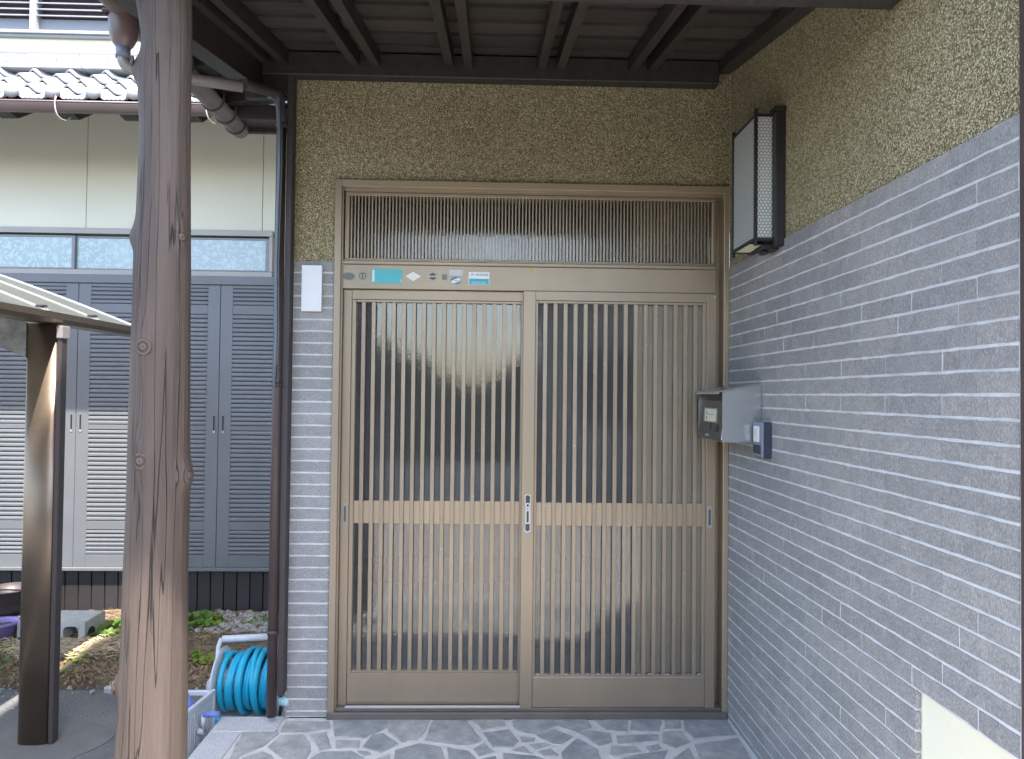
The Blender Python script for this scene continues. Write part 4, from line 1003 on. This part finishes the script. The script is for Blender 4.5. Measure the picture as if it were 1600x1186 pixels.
h2 = thing('hose_box', 'white ribbed plastic hose box with violet hose and blue crank behind the log post', 'hose box', (-1.35, 0, GZ))
def h2o(name, b, m): o = obj(name, b, m, h2); o.location = (1.35, 0, -GZ); return o
for x in (-1.205, -1.405):
    b = nb(); box(b, x - .008, x + .008, -.215, -.190, GZ, .085, .003); box(b, x - .008, x + .008, .140, .158, GZ, .055, .003)
    prism(b, [(-.1895, .066), (.1395, .036), (.1395, .055), (-.1895, .085)], 'x', x - .008, x + .008); box(b, x - .008, x + .008, -.1895, .1395, GZ, GZ + .025, .002)
    h2o('side_frame', b, 'reel_grey')
    for i in range(15):
        y = -.176 + i * .0216; h2o('rib', bx(x - .0035, x + .0035, y - .0055, y + .0055, GZ + .0255, .064 - (y + .19) * .091), 'reel_grey')
    h2o('side_sheet', bx(x - .0015 + (.003 if x < -1.3 else -.004), x + .0015 + (.003 if x < -1.3 else -.004), -.1895, .1395, GZ + .026, .035), 'reel_grey')
h2o('front_frame', (bx(-1.396, -1.214, -.215, -.200, .066, .085, .003)), 'reel_grey')
h2o('back_frame', bx(-1.396, -1.214, .140, .156, .030, .052, .003), 'reel_grey')
b = nb(); pts = []
for i in range(4 * 24):
    a = 2 * math.pi * i / 24; turn = i / 24; pts.append((-1.245 - turn * .03, -.03 + .108 * math.sin(a), -.045 + .108 * math.cos(a)))
tube(b, pts, .0125, 9)
tube(b, [(-1.36, -.10, .08), (-1.34, -.09, .13)] + arc((-1.32, -.08, .152), (-1.232, -.06, .160), (-1.225, -.05, .06), 8) + [(-1.230, -.05, .02)], .0125, 9)
h2o('hose', b, 'violet_hose')
b = nb(); tube(b, [(-1.197, -.03, -.045), (-1.170, -.03, -.045)], .014, 12); tube(b, [(-1.172, -.03, -.045), (-1.172, -.045, .0), (-1.170, -.045, .028)], .009, 8); h2o('crank_arm', b, 'reel_grey')
b = nb(); tube(b, [(-1.172, -.045, .030), (-1.105, -.045, .033)], .0115, 12); h2o('crank_handle', b, 'violet_hose')

tp = thing('garden_tap', 'pale teal hose connector poking out behind the downpipe foot', 'tap', (-.852, .02, .06))
b = nb(); tube(b, [(.0, -.005, 0), (.030, -.005, 0)], .020, 14); tube(b, [(-.012, -.005, 0), (.0, -.005, 0)], .016, 14); obj('collar', b, 'teal', tp).location = (-.014, 0, 0)
b = nb(); tube(b, [(-.03, .0, .03), (-.018, 0, .0), (-.026, .0, -.06)], .008, 8); obj('spout', b, 'gunmetal', tp)

# ================================================================ GARDEN STRIP BEHIND THE POSTS
cbk = thing('concrete_block', 'pale hollow concrete block lying on the soil by the brown skirting', 'block', (-2.60, 1.44, -.13))
g = nb()
X0, X1, Y0_, Y1_, Zb, Zt = -2.80, -2.405, 1.33, 1.56, -.160, -.018
hz0, hz1 = -.135, -.048
def arch(x0, x1, n=7):
    return [(x0, Zb)] + [(x0, hz1 - .022)] + [(x0 + .022 - .022 * math.cos(a), hz1 - .022 + .022 * math.sin(a)) for a in np.linspace(.2, math.pi / 2, 4)] + [(x1 - .022 + .022 * math.sin(a), hz1 - .022 + .022 * math.cos(a)) for a in np.linspace(0, math.pi / 2 - .2, 4)] + [(x1, hz1 - .022), (x1, Zb)]
out = [(X0, Zb)]
cut = [(X0 + .035, X0 + .125), (X0 + .16, X0 + .235), (X0 + .268, X0 + .358)]
prev = X0
for a, c in cut:
    prism(g, [(prev, Zb), (a, Zb), (a, hz1 - .02), (a, hz1), (prev, hz1)], 'y', Y0_, Y1_); prev = c
prism(g, [(prev, Zb), (X1, Zb), (X1, hz1), (prev, hz1)], 'y', Y0_, Y1_)
prism(g, [(X0, hz1 + .0005), (X1, hz1 + .0005), (X1, Zt - .004), (X1 - .004, Zt), (X0, Zt)], 'y', Y0_, Y1_)
for a, c in cut:
    for s, xx in ((1, a), (-1, c)): prism(g, [(xx, hz1), (xx + s * .022, hz1), (xx + s * .006, hz1 - .007), (xx, hz1 - .022)], 'y', Y0_, Y1_)
    prism(g, [(a, Zb), (c, Zb), (c, hz1), (a, hz1)], 'y', Y0_ + .14, Y0_ + .15)
bmesh.ops.recalc_face_normals(g, faces=g.faces[:])
obj('block_body', g, 'concrete', cbk).location = (2.60, -1.44, .13)
b = nb(); bmesh.ops.create_cone(b, cap_ends=True, segments=18, radius1=.038, radius2=.038, depth=.004, matrix=Matrix.Translation((X1 + .0015, 1.40, -.105)) @ Matrix.Rotation(math.pi / 2, 4, 'Y') @ Matrix.Diagonal((1, 1.1, 1, 1))); obj('end_hollow_shade', b, 'near_black', cbk).location = (2.60, -1.44, .13)  # flat dark disc paints the shade inside the end hollow

pot = thing('flowerpot', 'lavender plastic flowerpot half hidden by the carport post', 'flowerpot', (-2.90, 1.33, -.14))
b = nb(); lathe(b, [(.070, 0), (.092, .105), (.100, .107), (.103, .122), (.096, .124), (.088, .112), (.085, .09)], 0, 0, 28); lathe(b, [(.084, .088), (.001, .094)], 0, 0, 28, False); obj('pot_wall', b, 'violet_pot', pot)
b = nb(); lathe(b, [(.083, .0935), (.001, .096)], 0, 0, 28, False); obj('potting_soil', b, 'soil', pot)
bk = thing('bucket', 'dark brown bucket with a raised handle behind the lavender flowerpot', 'bucket', (-3.06, 1.66, -.06))
b = nb(); lathe(b, [(.085, 0), (.13, .045), (.145, .12), (.150, .15), (.153, .153), (.146, .155), (.135, .06)], 0, 0, 26); obj('bucket_body', b, 'brown_dark', bk)
b = nb(); tube(b, [(.150 * math.cos(a), -.03, .130 + .02 * math.sin(a)) for a in np.linspace(0, math.pi, 14)], .005, 7); b2 = obj('handle', b, 'brown_metal', bk)
b = nb(); lathe(b, [(.11, 0), (.145, .012), (.155, .02), (.15, .024), (.08, .012)], 0, 0, 26); o = obj('saucer', b, 'concrete', bk); o.location = (.02, 0, -.02)

def sh(x, y): return soil_h(x, y)
def leafdisc(b, c, r, tilt, az, lobes=True, n=9):
    """round, slightly cupped leaf with a notch"""
    m = Matrix.Translation(c) @ Matrix.Rotation(az, 4, 'Z') @ Matrix.Rotation(tilt, 4, 'X')
    ctr = b.verts.new(m @ Vector((0, 0, -.12 * r))); rim = []
    for k in range(n):
        a = 2 * math.pi * k / n + .3; rr_ = r * (1 + .10 * math.sin(a * 5)) * (.55 if k == 0 else 1)
        rim.append(b.verts.new(m @ Vector((rr_ * math.cos(a), rr_ * math.sin(a), .10 * r * math.cos(2 * a)))))
    for k in range(n): b.faces.new((ctr, rim[k], rim[(k + 1) % n])).smooth = True
def plant(label, x, y, rad, nleaf, size, hgt, mats=('leaf', 'leaf2'), seed=0):
    rs = random.Random(seed)
    z = sh(x, y)
    t = thing('leafy_weed', label, 'weed', (x, y, z))
    bs = [nb(), nb()]; st = nb()
    for i in range(nleaf):
        a = rs.uniform(0, 6.28); d = rad * math.sqrt(rs.random()); h = hgt * (1 - .6 * (d / rad)) * rs.uniform(.5, 1.1)
        c = Vector((d * math.cos(a), d * math.sin(a) * .8, sh(x + d * math.cos(a), y + .8 * d * math.sin(a)) - z + h))
        leafdisc(bs[rs.random() < .3], c, size * rs.uniform(.6, 1.25), rs.uniform(.1, .95), rs.uniform(-1, 1) * 1.0 + (0 if rs.random() < .7 else 3))
        tube(st, [(c.x * .6, c.y * .6, c.z - h), (c.x * .85, c.y * .85, c.z - h * .4), tuple(c)], .0012, 4)
    for q, (b, m) in enumerate(zip(bs, mats)):
        if len(b.verts): obj('leaf_cluster', b, m, t)['kind'] = 'stuff'
        else: b.free()
    obj('stems', st, mats[0], t)['kind'] = 'stuff'
    return t
plant('bright round-leaved weed clump between the concrete block and the log post', -2.30, 1.48, .13, 46, .022, .07, ('leaf2', 'leaf'), 1)
plant('bushy green weed clump right of the log post, below the skirting boards', -1.86, 1.60, .17, 90, .022, .09, ('leaf', 'leaf2'), 2)
plant('small yellowish weed clump behind the hose box, left of the hose reel', -1.62, 1.00, .10, 40, .016, .06, ('leaf2', 'leaf'), 3)
plant('low green weeds in front of the lavender flowerpot', -2.83, 1.12, .17, 80, .018, .05, ('leaf', 'leaf'), 4)
plant('dark green weeds growing behind the flowerpot', -3.02, 1.50, .16, 40, .02, .10, ('leaf', 'leaf'), 5)
plant('yellow-green sprigs standing in the narrow strip of sunlight', -2.28, 1.02, .07, 22, .014, .03, ('leaf2', 'leaf2'), 6)
plant('green weeds inside the holes of the concrete block', -2.70, 1.30, .09, 34, .016, .05, ('leaf', 'leaf'), 7)
plant('tall round leaves at the right end of the concrete block', -2.37, 1.36, .04, 6, .032, .07, ('leaf', 'leaf'), 8)
plant('low weeds left of the log post foot at the soil edge', -1.98, 1.12, .12, 40, .014, .03, ('leaf', 'leaf'), 9)
plant('tiny sprouts in the gravel near the downpipe', -1.45, 1.62, .12, 30, .012, .04, ('leaf2', 'leaf'), 10)
plant('single small green weed in the straw', -2.50, 1.12, .035, 8, .016, .03, ('leaf', 'leaf'), 11)
plant('green weed below the concrete block near the sunny patch', -2.42, 1.27, .05, 12, .018, .03, ('leaf', 'leaf2'), 12)
plant('yellow-green seedlings at the asphalt end of the sunlit strip', -2.22, .84, .06, 26, .012, .025, ('leaf2', 'leaf2'), 13)
plant('lush yellow-green weeds against the left side of the log post', -2.22, 1.62, .11, 48, .02, .08, ('leaf2', 'leaf2'), 14)
plant('green weeds left of the carport post at the soil edge', -2.72, .92, .15, 50, .016, .04, ('leaf2', 'leaf'), 15)
fl = thing('pink_flower', 'small pink flower on a thin stem beside the log post', 'flower', (-2.33, 1.72, sh(-2.33, 1.72)))
b = nb(); tube(b, [(0, 0, 0), (.006, 0, .06), (.0, -.01, .135)], .0018, 5); obj('stem', b, 'leaf', fl)
for k in range(5):
    b = nb(); leafdisc(b, Vector((.011 * math.cos(k * 1.257), -.012, .138 + .011 * math.sin(k * 1.257))), .009, 1.3, .1 * k, n=7); obj('petal', b, 'petal', fl)

# straw, dead leaves, gravel: nobody could count them
rs = np.random.RandomState(5)
def ribbons(name, N, xr, yr, ln, wd, m, lift, dens=None, curl=.3):
    V, F = [], []
    i = 0; tries = 0
    while i < N and tries < N * 12:
        tries += 1
        x, y = rs.uniform(*xr), rs.uniform(*yr)
        if dens and rs.rand() > dens(x, y): continue
        a = rs.uniform(0, 2 * math.pi) if rs.rand() < .5 else rs.normal(0, .5); L = ln * rs.uniform(.4, 1.5); w_ = wd * rs.uniform(.6, 1.4)
        z = sh(x, y) + rs.uniform(.001, lift); dz = rs.uniform(-.3, .3) * L * .5; cv = rs.uniform(-curl, curl) * L
        d = np.array((math.cos(a), math.sin(a))); n_ = np.array((-d[1], d[0])); k = len(V)
        for t in (-.5, 0, .5):
            c = np.array((x, y)) + d * L * t + n_ * cv * (1 - 4 * t * t); zz = max(z + dz * t + (.010 * (1 - 4 * t * t)), sh(c[0], c[1]) + .001)
            V += [(c[0] - n_[0] * w_, c[1] - n_[1] * w_, zz), (c[0] + n_[0] * w_, c[1] + n_[1] * w_, zz + w_ * 1.2)]
        F += [(k, k + 1, k + 3, k + 2), (k + 2, k + 3, k + 5, k + 4)]; i += 1
    me = bpy.data.meshes.new(name); me.from_pydata(V, [], F); me.materials.append(M[m]); o = bpy.data.objects.new(name, me); C.objects.link(o); return o
M['straw2'] = plain('pale_straw', (.55, .43, .28), .85, var=.3, vscale=20)
heap = lambda x, y: math.exp(-((x + 2.50) / .26) ** 2 - ((y - 1.17) / .09) ** 2)
tag(ribbons('dry_grass', 5200, (-3.6, -1.0), (.74, 1.86), .05, .0011, 'straw', .012, lambda x, y: .6), 'dry brown grass and pine litter covering the soil strip', 'dry grass')['kind'] = 'stuff'
tag(ribbons('straw_heap', 1500, (-2.95, -2.1), (1.0, 1.45), .085, .0016, 'straw2', .035, heap, .5), 'tangled heap of pale dry straw in front of the concrete block', 'straw')['kind'] = 'stuff'
tag(ribbons('dead_leaves', 420, (-2.6, -1.2), (.70, 1.1), .016, .0044, 'dead', .012, lambda x, y: .9 if y < .95 else .35, .2), 'brown dead leaves gathered along the edge of the asphalt', 'dead leaves')['kind'] = 'stuff'
def pebbles(name, N, xr, yr, r0, r1, m, dens=None):
    base = nb(); bmesh.ops.create_icosphere(base, subdivisions=1, radius=1); bv = np.array([v.co[:] for v in base.verts]); bf = [[v.index for v in f.verts] for f in base.faces]; base.free()
    V, F = [], []; i = 0
    for _ in range(N * 10):
        if i >= N: break
        x, y = rs.uniform(*xr), rs.uniform(*yr)
        if dens and rs.rand() > dens(x, y): continue
        r = rs.uniform(r0, r1); s = np.array((rs.uniform(.8, 1.4), rs.uniform(.7, 1.2), rs.uniform(.5, .9))) * r; a = rs.uniform(0, 6.28)
        q = bv * (1 + rs.uniform(-.18, .18, (len(bv), 1))) * s; q = np.stack([q[:, 0] * math.cos(a) - q[:, 1] * math.sin(a), q[:, 0] * math.sin(a) + q[:, 1] * math.cos(a), q[:, 2]], 1)
        z = sh(x, y) if y > .7 else GZ + .004
        k = len(V); V += [tuple(t) for t in q + np.array((x, y, z + r * .25))]; F += [[k + j for j in f] for f in bf]; i += 1
    me = bpy.data.meshes.new(name); me.from_pydata(V, [], F); me.materials.append(M[m]); o = bpy.data.objects.new(name, me); C.objects.link(o); return o
tag(pebbles('gravel', 1100, (-2.0, -.92), (1.45, 1.875), .008, .02, 'pebble', lambda x, y: min(1, max(0, (x + 1.95) * 1.6))), 'grey gravel along the foot of the brown skirting boards', 'gravel')['kind'] = 'stuff'
tag(pebbles('loose_stones', 90, (-3.4, -1.2), (.62, .76), .004, .014, 'pebble'), 'small loose stones along the soil edge', 'pebbles')['kind'] = 'stuff'
tag(obj('edge_stone', prism(nb(), rough_poly([(-1.94, .66), (-1.86, .64), (-1.80, .69), (-1.84, .74), (-1.92, .73)]), 'z', GZ, GZ + .03, .008), 'pebble'), 'flat pale stone at the soil edge by the log post', 'stone')
b = nb(); bmesh.ops.create_icosphere(b, subdivisions=3, radius=1, matrix=Matrix.Diagonal((.13, .09, .07, 1)))
for v in b.verts: v.co += v.co.normalized() * .012 * mnoise.noise(v.co * 14)
tag(obj('round_stone', b, 'concrete', smooth=True, loc=(-1.32, .72, GZ + .012)), 'smooth pale boulder behind the hose reel', 'stone')

# ================================================================ ACROSS THE STREET (seen only as reflections in the glass)
def leaf_mass(name, boxes, N, size, m):
    V, F = [], []
    for _ in range(N):
        cx, cy, cz_, rx, ry, rz = boxes[rs.randint(len(boxes))]
        d = rs.normal(size=3); d /= np.linalg.norm(d); d *= rs.uniform(.75, 1.05)
        p = np.array((cx, cy, cz_)) + d * (rx, ry, rz); u = rs.normal(size=3); u /= np.linalg.norm(u); v_ = np.cross(u, rs.normal(size=3)); v_ /= np.linalg.norm(v_)
        k = len(V); s = size * rs.uniform(.6, 1.4)
        V += [tuple(p - u * s), tuple(p + v_ * s * .5), tuple(p + u * s), tuple(p - v_ * s * .5)]; F.append((k, k + 1, k + 2, k + 3))
    me = bpy.data.meshes.new(name); me.from_pydata(V, [], F); me.materials.append(M[m]); o = bpy.data.objects.new(name, me); C.objects.link(o); return o
bs = [(x, -7.9, h * .42, .42, .5, h * .55) for x, h in ((-4.4, 3.2), (-3.8, 3.0), (-3.2, 2.9), (-2.6, 2.6), (-2.1, 2.35), (-1.6, 2.2), (-1.1, 1.95), (-.7, 1.65), (-.3, 1.5), (.1, 1.6), (.45, 1.9), (-5.2, 3.4), (-6.0, 3.6))]
tag(leaf_mass('street_hedge', bs, 16000, .10, 'leaf_dark'), 'dark hedge across the street, reflected in the door glass', 'hedge')['kind'] = 'stuff'
nh = thing('neighbour_house', 'low grey garden house across the yard, reflected in the right door glass', 'house', (5, -19, GZ))
def nho(name, b, m): o = obj(name, b, m, nh); o.location = (-5, 19, -GZ); return o
nho('wall', bx(.72, 9, -10.5, -7.6, GZ, 2.75), 'house_wall'); nho('roof', prism(nb(), [(.55, 2.75), (9.2, 2.75), (9.2, 2.9), (.55, 2.9)], 'y', -10.7, -7.4), 'wood_dark')
for x in (1.3, 3.6, 6.0): nho('window', bx(x, x + 1.5, -7.598, -7.57, .9, 2.0), 'near_black')
tag(obj('boundary_wall', bx(-8, .6, -7.5, -7.38, GZ, .35), 'concrete'), 'low pale block wall across the yard, reflected in the door glass', 'wall')
